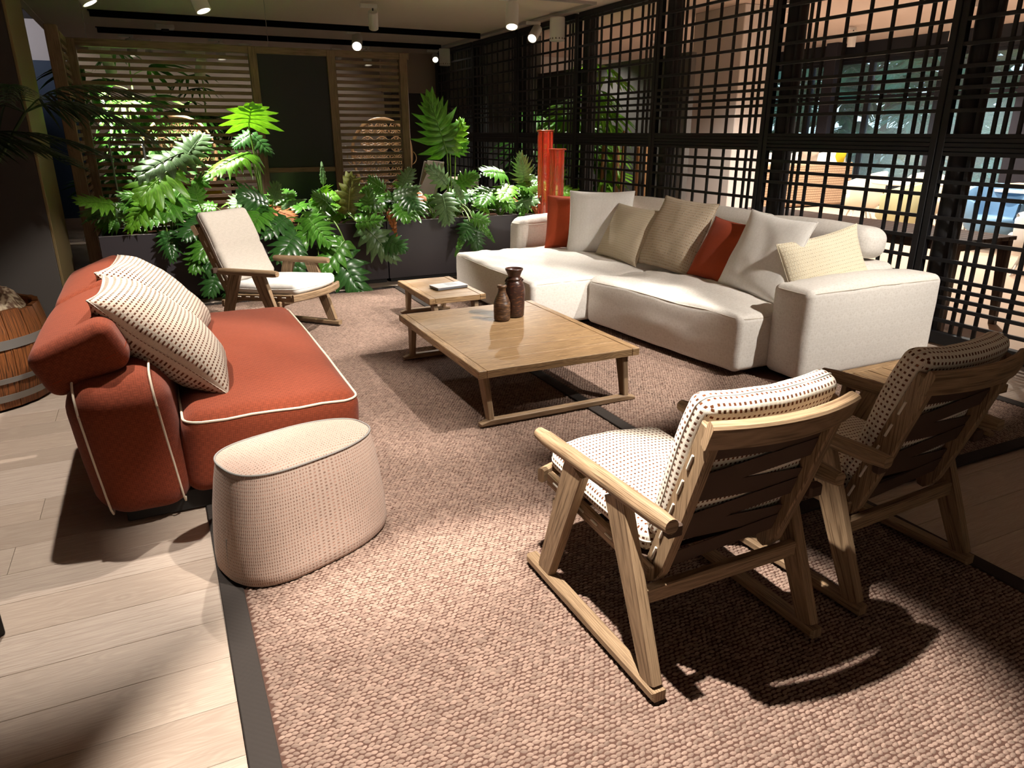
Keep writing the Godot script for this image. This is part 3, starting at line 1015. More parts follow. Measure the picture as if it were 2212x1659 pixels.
func puff(h: Vector3, up: float, side: float, seed_: int, wr: float, slope := 0.0) -> Callable:
	# swells the faces of an upholstered box and lays shallow folds in its top
	var n := noise(2.4, seed_, 2)
	var n2 := noise(7.0, seed_ + 3, 2)
	return func(p: Vector3) -> Vector3:
		var u := p / h
		var a := maxf(0.0, 1.0 - u.x * u.x)
		var b := maxf(0.0, 1.0 - u.y * u.y)
		var c := maxf(0.0, 1.0 - u.z * u.z)
		var q := p
		q.y += signf(u.y) * absf(u.y) * up * a * c * (1.0 if u.y > 0 else 0.25)
		q.x += u.x * side * b * c
		q.z += u.z * side * b * a
		q.x += slope * p.y
		var w := n.get_noise_3d(p.x * 3.0, p.y * 3.0, p.z * 0.8) * wr + n2.get_noise_3d(p.x, p.y, p.z * 0.4) * wr * 0.4
		if u.y > 0.5:
			q.y += w
		else:
			q += u * w * 0.2
		return q

func ring_line(hx: float, hz: float, r: float, y: float, k := 6, m := 6) -> Array:
	var pts := []
	for c in [[1, 1, 0.0], [-1, 1, PI / 2], [-1, -1, PI], [1, -1, PI * 1.5]]:
		for i in k + 1:
			var a: float = c[2] + PI / 2 * i / k
			pts.append(Vector3(c[0] * (hx - r) + cos(a) * r, y, c[1] * (hz - r) + sin(a) * r))
	var res := []
	for i in pts.size():
		var a: Vector3 = pts[i]
		var b: Vector3 = pts[(i + 1) % pts.size()]
		res.append(a)
		if (b - a).length() > 0.2:
			for j in range(1, m):
				res.append(a.lerp(b, float(j) / m))
	return res

func piping(called: String, pts: Array, f: Callable, rad: float, m: Material, parent: Node, closed := true) -> MeshInstance3D:
	var q := []
	for p in pts:
		q.append(f.call(p))
	var b := MB.new()
	b.tube(q, rad, 6, true, Vector2.ZERO, closed)
	return part(called, b, m, parent)

func pillow(called: String, label: String, m: Material, at: Vector3, basis: Basis, w: float, h: float, t: float, group := "", sag := 0.0, seed_ := 1) -> Node3D:
	# lies in its own xy plane, front towards +z
	var o := thing(called, label, "pillow", at, 0.0, group)
	o.basis = basis
	var n := noise(2.2, seed_, 2)
	var b := MB.new()
	var nn := 22
	var rim := []
	for side in [1.0, -1.0]:
		var ps := []
		var us := []
		for i in nn + 1:
			var row := []
			var ur := []
			var u := sin((float(i) / nn * 2.0 - 1.0) * PI / 2)
			for j in nn + 1:
				var v := sin((float(j) / nn * 2.0 - 1.0) * PI / 2)
				var pinch := 0.055
				var x := w * 0.5 * u * (1.0 - pinch * (1.0 - v * v))
				var y := h * 0.5 * v * (1.0 - pinch * (1.0 - u * u))
				var e := pow(maxf(0.0, 1.0 - pow(absf(u), 2.8)), 0.55) * pow(maxf(0.0, 1.0 - pow(absf(v), 2.8)), 0.55)
				var z := t * 0.5 * e
				z += n.get_noise_3d(x * 2.0, y * 2.0, side * 2.0) * 0.014 * e
				var p := Vector3(x, y, side * z)
				# settle under its own weight
				p.z += -sag * (1.0 - v * v) * 0.5 + n.get_noise_2d(x * 0.8 + 9.0, y * 0.8) * 0.016
				p.y -= sag * 0.25 * (1.0 - u * u) * maxf(0.0, v)
				row.append(p)
				ur.append(v2(u * w * 0.5, v * h * 0.5))
			ps.append(row)
			us.append(ur)
		b.sheet(ps, us, side < 0)
		if side > 0:
			for i in nn:
				rim.append(ps[i][0])
			for j in nn:
				rim.append(ps[nn][j])
			for i in nn:
				rim.append(ps[nn - i][nn])
			for j in nn:
				rim.append(ps[0][nn - j])
	part("cover", b, m, o)
	var s := MB.new()
	s.tube(rim, 0.0035, 5, false, Vector2.ZERO, true)
	part("seam", s, m, o)
	return o

func lean(face_dir: Vector3, tilt: float, roll := 0.0) -> Basis:
	# a pillow facing face_dir (level), tipped back by tilt, rolled in its own plane
	var f := face_dir.normalized()
	var n := (f * cos(tilt) + Vector3.UP * sin(tilt)).normalized()
	var x := Vector3.UP.cross(f).normalized()
	var y := n.cross(x).normalized()
	return Basis(x, y, n) * Basis(Vector3.BACK, roll)

func make_terracotta_sofa() -> void:
	var t := thing("terracotta_sofa", "terracotta fabric sofa with cream piping on a low black plinth", "sofa", Vector3(0, 0, -3.82))
	part("plinth", bx(Vector3(0.13, 0.055, 0), Vector3(0.84, 0.09, 1.72), 0.004), M.black_plinth, t)
	for s in [-1, 1]:
		part("foot", bx(Vector3(-0.2, 0.02, s * 0.7), Vector3(0.06, 0.04, 0.06), 0.003), M.black_metal, t)
		part("foot", bx(Vector3(0.45, 0.02, s * 0.7), Vector3(0.06, 0.04, 0.06), 0.003), M.black_metal, t)
	var h := Vector3(0.36, 0.175, 0.93)
	var f := puff(h, 0.035, 0.02, 21, 0.006, 0.06)
	var seat := soft_part("seat", Vector3(0.31, 0.265, 0), h * 2.0, 0.075, M.terracotta, t, f, Vector3.ZERO, 0.045)
	var rp := ring_line(h.x - 0.010, h.z - 0.010, 0.066, h.y - 0.03)
	tag(piping("piping", rp, f, 0.0055, M.pipe_cream, seat), "cream piping", "")
	for zz in [-0.45, 0.45]:
		var pts := []
		for i in 8:
			pts.append(Vector3(h.x, lerpf(-h.y + 0.05, h.y - 0.05, i / 7.0), zz))
		piping("seam", pts, f, 0.002, M.red_seam, seat, false)
	# the back: a fat upright bolster that leans outwards
	var hb := Vector3(0.175, 0.285, 0.96)
	var fb := puff(hb, 0.03, 0.035, 22, 0.006, -0.10)
	var back := soft_part("backrest", Vector3(-0.225, 0.335, -0.01), hb * 2.0, 0.12, M.terracotta, t, fb, Vector3.ZERO, 0.05)
	for sx in [-1.0, 1.0]:
		for e in [-1.0, 1.0]:
			var pts := []
			var x: float = sx * (hb.x - 0.045)
			for i in 5:
				pts.append(Vector3(x, -hb.y + 0.02 + i * 0.002, e * (hb.z - 0.13 + i * 0.02)))
			for i in 9:
				pts.append(Vector3(x, lerpf(-hb.y + 0.06, hb.y - 0.1, i / 8.0), e * (hb.z - 0.025)))
			for i in 6:
				var a := PI / 2 * i / 5.0
				pts.append(Vector3(x, hb.y - 0.12 + sin(a) * 0.115, e * (hb.z - 0.135 + cos(a) * 0.112)))
			pts.append(Vector3(x, hb.y - 0.004, e * 0.5))
			tag(piping("piping", pts, fb, 0.0045, M.pipe_cream, back, false), "cream piping", "")
	# two headrest rolls
	for k in 2:
		var hc := Vector3(0.155, 0.10, 0.44)
		var fc := puff(hc, 0.025, 0.008, 31 + k, 0.003)
		var o := soft_part("headrest", Vector3(-0.345, 0.69, 0.40 - 0.92 * k), hc * 2.0, 0.055, M.terracotta, t, fc, Vector3(0, 0, 0.38), 0.05)
		var pts := ring_line(hc.x - 0.002, hc.z - 0.002, 0.055, -0.03)
		piping("seam", pts, fc, 0.003, M.red_seam, o)
	var d := Vector3(1, 0, 0)
	pillow("dashed_pillow", "cream pillow with dark dashes on the terracotta sofa, nearer the beige pouf", M.pillow_dash, Vector3(-0.05, 0.665, -3.40), lean(Vector3(1, 0, 0.06), 0.80, 0.0), 0.60, 0.64, 0.26, "dashed pillows on the terracotta sofa", 0.02, 3)
	pillow("dashed_pillow", "cream pillow with dark dashes on the terracotta sofa, nearer the teak lounge chair", M.pillow_dash, Vector3(-0.07, 0.64, -4.22), lean(Vector3(1, 0, 0.15), 0.80, 0.0), 0.58, 0.60, 0.28, "dashed pillows on the terracotta sofa", 0.02, 6)

func make_pouf() -> void:
	var t := thing("pouf", "beige mesh pouf with an oval top beside the terracotta sofa", "pouf", Vector3(0.335, 0.012, -2.485), 0.33)
	var b := MB.new()
	var n := 56
	var prof := [[0.96, 0.0], [0.995, 0.012], [1.0, 0.05], [0.985, 0.14], [0.95, 0.25], [0.905, 0.34], [0.87, 0.395], [0.855, 0.412]]
	var outline := func(k: int, s: float) -> Vector3:
		var a := TAU * k / n
		var c := cos(a)
		var sn := sin(a)
		var ex := 2.0 / 2.7
		var x := signf(c) * pow(absf(c), ex) * 0.328
		var z := signf(sn) * pow(absf(sn), ex) * (0.192 - 0.03 * c)
		return Vector3(x * s, 0, z * s)
	var ps := []
	var us := []
	for k in n + 1:
		var row := []
		var ur := []
		for q in prof:
			var p: Vector3 = outline.call(k % n, q[0])
			p.y = q[1]
			row.append(p)
			ur.append(v2(k * 0.0335, q[1]))
		ps.append(row)
		us.append(ur)
	b.sheet(ps, us, true)
	part("side_cover", b, M.pouf_mesh, t)
	var c := MB.new()
	ps = []
	us = []
	for k in n + 1:
		var row := []
		var ur := []
		for i in 7:
			var s := 0.855 * (1.0 - i / 6.0)
			var p: Vector3 = outline.call(k % n, s)
			p.y = 0.412 + 0.022 * sqrt(1.0 - pow(1.0 - i / 6.0, 2.2))
			row.append(p)
			ur.append(v2(p.x, p.z))
		ps.append(row)
		us.append(ur)
	c.sheet(ps, us, true)
	part("top_cover", c, M.pouf_mesh, t)
	var r := []
	for k in n:
		var p: Vector3 = outline.call(k, 0.862)
		p.y = 0.413
		r.append(p)
	var s := MB.new()
	s.tube(r, 0.004, 6, false, Vector2.ZERO, true)
	tag(part("piping", s, M.pipe_grey, t), "grey piping", "")
	var z := MB.new()
	z.tube([outline.call(27, 0.99) + Vector3(0, 0.06, 0), outline.call(27, 0.975) + Vector3(0, 0.17, 0)], 0.003, 6)
	part("zip", z, M.pipe_grey, t)

func make_white_sofa() -> void:
	var t := thing("corner_sofa", "white linen corner sofa with chaise and scatter pillows", "sofa", Vector3(0, 0.016, 0))
	var blk := func(called: String, a: Vector3, b: Vector3, r: float, up: float, side: float, seed_: int, wr: float, seam := true, m: Material = M.linen, skew := 0.0) -> MeshInstance3D:
		var h := (b - a) * 0.5
		var f0 := puff(h, up, side, seed_, wr)
		var f := func(q: Vector3) -> Vector3:
			var w: Vector3 = f0.call(q)
			w.x += skew * (q.z / h.z) * clampf(-q.x / h.x, 0.0, 1.0)
			return w
		var o := soft_part(called, (a + b) * 0.5, h * 2.0, r, m, t, f, Vector3.ZERO, 0.045)
		if seam:
			piping("seam", ring_line(h.x - 0.006, h.z - 0.006, r + 0.01, h.y - r * 0.55), f, 0.004, M.linen_seam, o)
		return o
	# feet and a dark under-frame set back
	part("under_frame", bx(Vector3(3.9, 0.04, -4.8), Vector3(1.0, 0.04, 2.6), 0.004), M.black_plinth, t)
	part("under_frame", bx(Vector3(3.4, 0.04, -5.6), Vector3(1.4, 0.05, 1.2), 0.004), M.black_plinth, t)
	for p in [Vector3(3.6, 0.01, -4.0), Vector3(3.45, 0.01, -4.6), Vector3(2.75, 0.01, -4.95), Vector3(2.75, 0.01, -6.1)]:
		part("foot", bx(p, Vector3(0.05, 0.02, 0.05), 0.002), M.black_metal, t)
	blk.call("chaise_seat", Vector3(2.50, 0.035, -6.40), Vector3(4.2, 0.395, -4.80), 0.045, 0.05, 0.012, 51, 0.012)
	blk.call("seat", Vector3(3.07, 0.03, -4.79), Vector3(4.2, 0.40, -3.25), 0.045, 0.05, 0.012, 52, 0.022, true, M.linen, 0.08)
	blk.call("armrest", Vector3(3.41, 0.02, -3.27), Vector3(4.62, 0.59, -2.965), 0.045, 0.04, 0.015, 53, 0.008)
	blk.call("armrest", Vector3(3.22, 0.07, -6.72), Vector3(4.62, 0.66, -6.42), 0.09, 0.04, 0.02, 54, 0.006)
	blk.call("backrest", Vector3(4.16, 0.07, -6.45), Vector3(4.62, 0.62, -3.30), 0.08, 0.02, 0.015, 55, 0.006)
	# head bolsters on the back
	for k in 3:
		var z0: float = [-4.36, -5.36, -6.36][k]
		var h := Vector3(0.13, 0.105, 0.49)
		var f := puff(h, 0.02, 0.02, 60 + k, 0.004)
		soft_part("head_bolster", Vector3(4.46, 0.745, z0 + 0.49), h * 2.0, 0.08, M.linen, t, f, Vector3(0, 0, -0.1), 0.05)
	var fx := Vector3(-1, 0, 0)
	pillow("terracotta_pillow", "terracotta pillow leaning in the sofa corner beside the white arm", M.terracotta_pillow, Vector3(3.55, 0.685, -5.98), lean(Vector3(-0.6, 0, 0.8), 0.22), 0.52, 0.5, 0.14, "", 0.0, 11)
	pillow("white_pillow", "large white linen pillow next to the terracotta pillow in the corner", M.linen_white, Vector3(3.62, 0.71, -5.62), lean(Vector3(-0.72, 0, 0.7), 0.25, 0.02), 0.60, 0.58, 0.16, "", 0.0, 12)
	pillow("beige_pillow", "small beige ribbed pillow in front of the large white corner pillow", M.knit_beige, Vector3(3.63, 0.665, -5.20), lean(Vector3(-1, 0, 0.10), 0.5, -0.04), 0.56, 0.50, 0.15, "", 0.0, 13)
	pillow("taupe_pillow", "taupe waffle-knit pillow between the beige and the terracotta pillows", M.knit_taupe, Vector3(3.74, 0.715, -4.67), lean(Vector3(-1, 0, 0.12), 0.45, -0.05), 0.60, 0.60, 0.18, "", 0.0, 14)
	pillow("terracotta_pillow", "terracotta pillow between the taupe knit and the white pillow", M.terracotta_pillow, Vector3(3.73, 0.665, -4.10), lean(fx, 0.48, -0.04), 0.50, 0.48, 0.16, "", 0.03, 15)
	pillow("white_pillow", "large white linen pillow beside the cream knitted pillow by the arm", M.linen_white, Vector3(3.70, 0.70, -3.66), lean(Vector3(-1, 0, 0.05), 0.42, -0.06), 0.58, 0.58, 0.17, "", 0.02, 16)
	pillow("cream_pillow", "cream chunky knitted pillow slumped behind the sofa's arm", M.knit_cream, Vector3(3.93, 0.655, -3.32), lean(Vector3(-0.25, 0, 1.0), 0.42, 0.2), 0.62, 0.46, 0.15, "", 0.04, 17)

# ---------------------------------------------------------------- teak armchairs
func armchair(label: String, group: String, at: Vector3, turn: float, p: Dictionary) -> Node3D:
	# faces -z; p: half width, arm ends, heights, back
	var t := thing("teak_armchair", label, "armchair", at, turn, group)
	rng.seed = label.hash()
	var W: float = p.w
	var uo := func() -> Vector2: return v2(rng.randf() * 2.0, rng.randf())
	var back_top: Vector2 = p.top      # (y, z)
	var back_bot := v2(0.275, p.zb)
	var bd := (v2(back_top.x, back_top.y) - back_bot)
	for s in [-1.0, 1.0]:
		var x: float = s * W
		var b := MB.new()
		var z0: float = p.s0
		var z1: float = p.s1
		b.prism(PackedVector2Array([v2(z0, 0.004), v2(z1, 0.004), v2(z1, 0.036), v2(z0 + 0.0, 0.036)]), -0.024, 0.024, Transform3D(Basis(Vector3(0, 0, 1), Vector3.UP, Vector3(-1, 0, 0)), Vector3(x, 0, 0)), 0.006, uo.call())
		part("runner", b, M.teak_frame, t)
		b = MB.new()
		b.taper(Vector3(x, 0.034, p.f0), Vector3(x, p.arm - 0.012, p.f1), v2(0.075, 0.034), v2(0.105, 0.034), Vector3.BACK, uo.call())
		part("leg", b, M.teak_frame, t)
		b = MB.new()
		b.taper(Vector3(x, 0.034, p.r0), Vector3(x, p.arm - 0.004, p.r1), v2(0.062, 0.034), v2(0.10, 0.034), Vector3.BACK, uo.call())
		part("leg", b, M.teak_frame, t)
		# round-edged armrest
		b = MB.new()
		var pts := []
		for i in 13:
			var u := i / 12.0
			pts.append(Vector3(x, p.arm + lerpf(0.0, p.rise, u), lerpf(p.a0, p.a1, u)))
		var rs := []
		for i in 13:
			var u := i / 12.0
			rs.append(0.026 * (0.82 if i == 0 or i == 12 else 1.0))
		b.tube(pts, rs, 14, true, uo.call())
		part("armrest", b, M.teak_frame, t)
		# seat side rail
		b = MB.new()
		b.bar(Vector3(s * (W - 0.055), 0.338, p.seat0 + 0.02), Vector3(s * (W - 0.055), 0.305, p.zb + 0.03), 0.026, 0.05, Vector3.RIGHT, 0.005, uo.call())
		part("seat_rail", b, M.teak_frame, t)
		for i in 6:
			b = MB.new()
			var u0 := 0.12 + i * 0.14
			var q0 := Vector3(s * (W - 0.0405), lerpf(0.345, 0.315, u0), lerpf(p.seat0, p.zb, u0))
			var q1 := Vector3(s * (W - 0.0405), lerpf(0.345, 0.315, u0 + 0.06), lerpf(p.seat0, p.zb, u0 + 0.06))
			b.tube([q0, q1], 0.0035, 6)
			part("seat_lacing", b, M.cord, t)
		# back stile: foot rounded, a tall plank seen from its side
		b = MB.new()
		var dirv := bd.normalized()
		var nrm := v2(-dirv.y, dirv.x)      # in (y, z): towards the back
		var wdt := 0.036
		var poly := PackedVector2Array()
		var o2 := func(u: float, w: float) -> Vector2:
			var q := back_bot + bd * u + nrm * w
			return v2(q.y, q.x)                # (z, y)
		for q in [[0.06, -wdt], [0.5, -wdt], [1.0, -wdt * 0.85], [1.0, wdt * 0.75], [0.5, wdt], [0.10, wdt], [0.03, wdt * 0.75], [-0.015, wdt * 0.25], [-0.02, -wdt * 0.35], [0.01, -wdt * 0.85]]:
			poly.append(o2.call(q[0], q[1]))
		b.prism(poly, -0.016, 0.016, Transform3D(Basis(Vector3(0, 0, 1), Vector3.UP, Vector3(-1, 0, 0)), Vector3(s * (W - 0.085), 0, 0)), 0.004, uo.call(), true)
		part("back_stile", b, M.teak_frame, t)
		for i in 5:
			b = MB.new()
			var u0 := 0.12 + i * 0.155
			var qa: Vector2 = o2.call(u0, -wdt * 0.35)
			var qb: Vector2 = o2.call(u0 + 0.085, -wdt * 0.35)
			b.tube([Vector3(s * (W - 0.067), qa.y, qa.x), Vector3(s * (W - 0.067), qb.y, qb.x)], 0.004, 6)
			part("back_lacing", b, M.cord, t)
	# curved top rail and front seat rail
	for e in 2:
		var b := MB.new()
		b.flat()
		var nseg := 12
		var bow: float = 0.045 if e == 0 else -0.06
		var hw: float = W - 0.055 if e == 0 else W - 0.03
		var hh: float = 0.038 if e == 0 else 0.026
		var dep: float = 0.017 if e == 0 else 0.014
		var u: Vector2 = uo.call()
		var dirv := bd.normalized()
		var yv := Vector3(0, dirv.x, dirv.y) if e == 0 else Vector3.UP
		var secs := []
		for i in nseg + 1:
			var k := i / float(nseg) * 2.0 - 1.0
			var c := Vector3(k * hw, back_top.x - 0.012, back_top.y + bow * (1.0 - k * k) + 0.012) if e == 0 else Vector3(k * hw, 0.342, p.seat0 + bow * (1.0 - k * k))
			var tg := Vector3(hw, 0, -2.0 * k * bow).normalized()
			var nn := tg.cross(yv).normalized()
			var cc := 0.006
			secs.append([c - yv * hh + nn * (dep - cc), c - yv * (hh - cc) + nn * dep, c + yv * (hh - cc) + nn * dep, c + yv * hh + nn * (dep - cc), c + yv * hh - nn * (dep - cc), c + yv * (hh - cc) - nn * dep, c - yv * (hh - cc) - nn * dep, c - yv * hh - nn * (dep - cc)])
		for i in nseg:
			var mid := Vector3.ZERO
			for q in secs[i]:
				mid += q / 16.0
			for q in secs[i + 1]:
				mid += q / 16.0
			for k in 8:
				var k2 := (k + 1) % 8
				var xa := i / float(nseg) * hw * 2.0
				var xb := (i + 1) / float(nseg) * hw * 2.0
				var pp := [secs[i][k], secs[i + 1][k], secs[i + 1][k2], secs[i][k2]]
				b.face(pp, [v2(xa, k * 0.02) + u, v2(xb, k * 0.02) + u, v2(xb, k * 0.02 + 0.02) + u, v2(xa, k * 0.02 + 0.02) + u], (pp[0] + pp[1] + pp[2] + pp[3]) * 0.25 - mid)
		for i in [0, nseg]:
			var us := []
			for q in secs[i]:
				us.append(v2(q.y, q.z))
			b.face(secs[i], us, Vector3(-1 if i == 0 else 1, 0, 0))
		part("top_rail" if e == 0 else "front_rail", b, M.teak_frame, t)
	# cross bars
	part("cross_bar", bx(Vector3(0, 0.262, p.zb + 0.05), Vector3(W * 2.0 - 0.03, 0.05, 0.028), 0.004, uo.call()), M.teak_frame, t)
	part("cross_bar", bx(Vector3(0, 0.29, p.seat0 + 0.12), Vector3(W * 2.0 - 0.03, 0.04, 0.024), 0.004, uo.call()), M.teak_frame, t)
	for s in [-1.0, 1.0]:
		part("peg", bx(Vector3(s * (W - 0.045), 0.50, p.zb + 0.115), Vector3(0.05, 0.04, 0.03), 0.006), M.strap, t)
	# webbing straps behind the back cushion, tipped to and fro
	var hw2 := W - 0.10
	for i in 6:
		var u0 := 0.15 + i * 0.135
		var tip: float = (0.02 if i % 2 == 0 else -0.02)
		var b := MB.new()
		b.flat()
		var c := Vector3(0, back_bot.x + bd.x * u0, back_bot.y + bd.y * u0 + 0.006 + (0.004 if i % 2 == 0 else 0.0))
		var yv := Vector3(0, bd.normalized().x, bd.normalized().y)
		var xd := (Vector3(hw2, 0, 0) + yv * tip).normalized()
		var zz := xd.cross(yv).normalized()
		b.box(Transform3D(Basis(xd, zz.cross(xd), zz), c), Vector3(hw2 * 2.0, 0.066, 0.003), 0.0008)
		part("strap", b, M.strap, t)
	for i in 5:
		var b := MB.new()
		b.box(Transform3D(Basis.IDENTITY, Vector3(0, 0.325, lerpf(p.seat0 + 0.1, p.zb - 0.05, i / 4.0))), Vector3(W * 2.0 - 0.12, 0.003, 0.047), 0.0008)
		part("strap", b, M.strap, t)
	# cushions
	var cw: float = W - 0.065
	var sl: float = p.zb - 0.02 - (p.seat0 - 0.005)
	var hs := Vector3(cw, 0.042, sl * 0.5)
	var fs := puff(hs, 0.022, 0.004, label.hash() % 100, 0.007)
	var seat_bow := func(q: Vector3) -> Vector3:
		var r: Vector3 = fs.call(q)
		r.z -= 0.05 * (1.0 - pow(r.x / cw, 2.0)) * clampf(-r.z / hs.z, 0.0, 1.0)
		r.y += 0.012 * clampf(-r.z / hs.z, 0.0, 1.0)
		return r
	var sc := soft_part("seat_cushion", Vector3(0, 0.382, (p.seat0 - 0.005 + p.zb - 0.02) * 0.5), hs * 2.0, 0.034, p.ms, t, seat_bow, Vector3(0.03, 0, 0), 0.03)
	piping("seam", ring_line(hs.x, hs.z, 0.035, 0.0), seat_bow, 0.003, p.ms, sc)
	var bl: float = p.pad
	var hb := Vector3(cw - 0.005, bl * 0.5, 0.045)
	var fb := puff(hb, 0.008, 0.004, label.hash() % 77, 0.004)
	var pad_bow := func(q: Vector3) -> Vector3:
		var r: Vector3 = fb.call(q)
		r.z += 0.032 * (1.0 - pow(r.x / cw, 2.0)) * clampf(0.5 + r.y / hb.y * 0.5, 0.0, 1.0)
		r.z += p.crease * exp(-pow((r.y - p.fold) / 0.012, 2.0)) * (1.0 if r.z < 0.0 else 0.0)
		r.z -= 0.008 * sin((r.y / hb.y) * 3.0)
		return r
	var ang := atan2(bd.y, bd.x)
	var dn := bd.normalized()
	var pc := Vector3(0, back_bot.x + dn.x * (0.115 + bl * 0.5), back_bot.y + dn.y * (0.115 + bl * 0.5)) + Vector3(0, dn.y, -dn.x) * 0.062
	var bc := soft_part("back_cushion", pc, hb * 2.0, 0.036, p.mb, t, pad_bow, Vector3(ang, 0, 0), 0.03)
	var ring := []
	for q in ring_line(hb.x, hb.y, 0.035, 0.0):
		ring.append(Vector3(q.x, q.z, 0.0))
	piping("seam", ring, pad_bow, 0.003, p.mb, bc)
	return t

func make_chairs() -> void:
	var p := {w = 0.298, s0 = -0.39, s1 = 0.375, f0 = -0.275, f1 = -0.095, r0 = 0.335, r1 = 0.125, a0 = -0.345, a1 = 0.365, arm = 0.525, rise = 0.02, seat0 = -0.385, zb = 0.20, top = v2(0.808, 0.385), pad = 0.50, fold = 0.02, crease = 0.0, ms = M.chair_dash, mb = M.chair_dash}
	armchair("teak armchair with brown-dashed cream cushions on the open rug, its back to the pouf", "teak armchairs with dashed cushions", Vector3(1.345, 0.018, -1.60), 0.0, p)
	armchair("teak armchair with brown-dashed cream cushions in shade, beside the white sofa's arm", "teak armchairs with dashed cushions", Vector3(2.145, 0.018, -1.63), 0.05, p)
	var q := {w = 0.315, s0 = -0.34, s1 = 0.33, f0 = -0.27, f1 = -0.10, r0 = 0.27, r1 = 0.10, a0 = -0.27, a1 = 0.25, arm = 0.52, rise = -0.01, seat0 = -0.36, zb = 0.22, top = v2(0.80, 0.47), pad = 0.56, fold = -0.02, crease = 0.012, ms = M.linen_white, mb = M.linen_grey}
	armchair("high-backed teak lounge chair with plain pale cushions before the plants", "", Vector3(0.745, 0.018, -5.70), PI + 0.76, q)

# ---------------------------------------------------------------- black lattice screen
func make_lattice() -> void:
	var X := 5.1
	var ys := [2.81, 2.665, 2.51, 2.36, 2.215, 2.06, 1.92, 1.855, 1.785, 1.722, 1.637, 1.25, 1.16, 1.067, 0.912, 0.763, 0.617, 0.485, 0.418, 0.351, 0.284, 0.185]
	var vs := [0.24, 0.357, 0.425, 0.525, 0.73, 0.94, 1.145, 1.35, 1.46, 1.535]
	var pw := 1.692
	var hb := bx(Vector3.ZERO, Vector3(0.022, 0.026, pw - 0.07), 0.002).done()
	var vb := bx(Vector3.ZERO, Vector3(0.02, 1.40, 0.026), 0.002).done()
	var vb2 := bx(Vector3.ZERO, Vector3(0.02, 1.27, 0.026), 0.002).done()
	var n := 0
	var z0 := -13.66
	var where := ["at the far end by the planters", "second from its far end", "behind the potted planters", "behind the glass lanterns", "behind the sofa's terracotta pillows", "behind the white sofa's arm", "beside the shaded armchair"]
	for k in 7:
		var a := z0 + k * pw
		var lab: String = "black lattice screen panel " + where[k]
		var t := thing("lattice_panel", lab, "screen", Vector3(X, 0, a), 0.0, "black lattice screen panels")
		for s in [[0.03, 0.05], [pw - 0.03, 0.05]]:
			part("stile", bx(Vector3(0, 1.45, s[0]), Vector3(0.05, 2.86, s[1]), 0.003), M.screen_black, t)
		var pb := MB.new()
		pb.lathe([v2(0, 0), v2(0.085, 0), v2(0.085, 2.89), v2(0, 2.89)], 20, Transform3D(Basis.IDENTITY, Vector3(0.1, 0.0, 0.125)), [1, 2])
		part("round_post", pb, M.screen_black, t)
		part("top_rail", bx(Vector3(0, 2.865, pw * 0.5), Vector3(0.06, 0.06, pw - 0.1), 0.003), M.screen_black, t)
		part("bottom_rail", bx(Vector3(0, 0.055, pw * 0.5), Vector3(0.06, 0.085, pw - 0.1), 0.003), M.screen_black, t)
		for s in [-1, 1]:
			part("foot", bx(Vector3(0, 0.0075, pw * 0.5 + s * 0.7), Vector3(0.06, 0.015, 0.06), 0.002), M.screen_black, t)
		part("mid_rail", bx(Vector3(0.012, 1.412, pw * 0.5), Vector3(0.03, 0.125, pw - 0.1), 0.002), M.screen_black, t)
		for yy in [1.35, 1.381, 1.412, 1.443, 1.472]:
			var o := put("mid_bar", hb, M.screen_black, t)
			o.position = Vector3(-0.012, yy, pw * 0.5)
		for yy in ys:
			var o := put("bar", hb, M.screen_black, t)
			o.position = Vector3(-0.012, yy, pw * 0.5)
		for vv in vs:
			var o := put("upright", vb, M.screen_black, t)
			o.position = Vector3(0.012, 2.165, vv)
			var o2 := put("upright", vb2, M.screen_black, t)
			o2.position = Vector3(0.012, 0.72, vv)
		n += 1

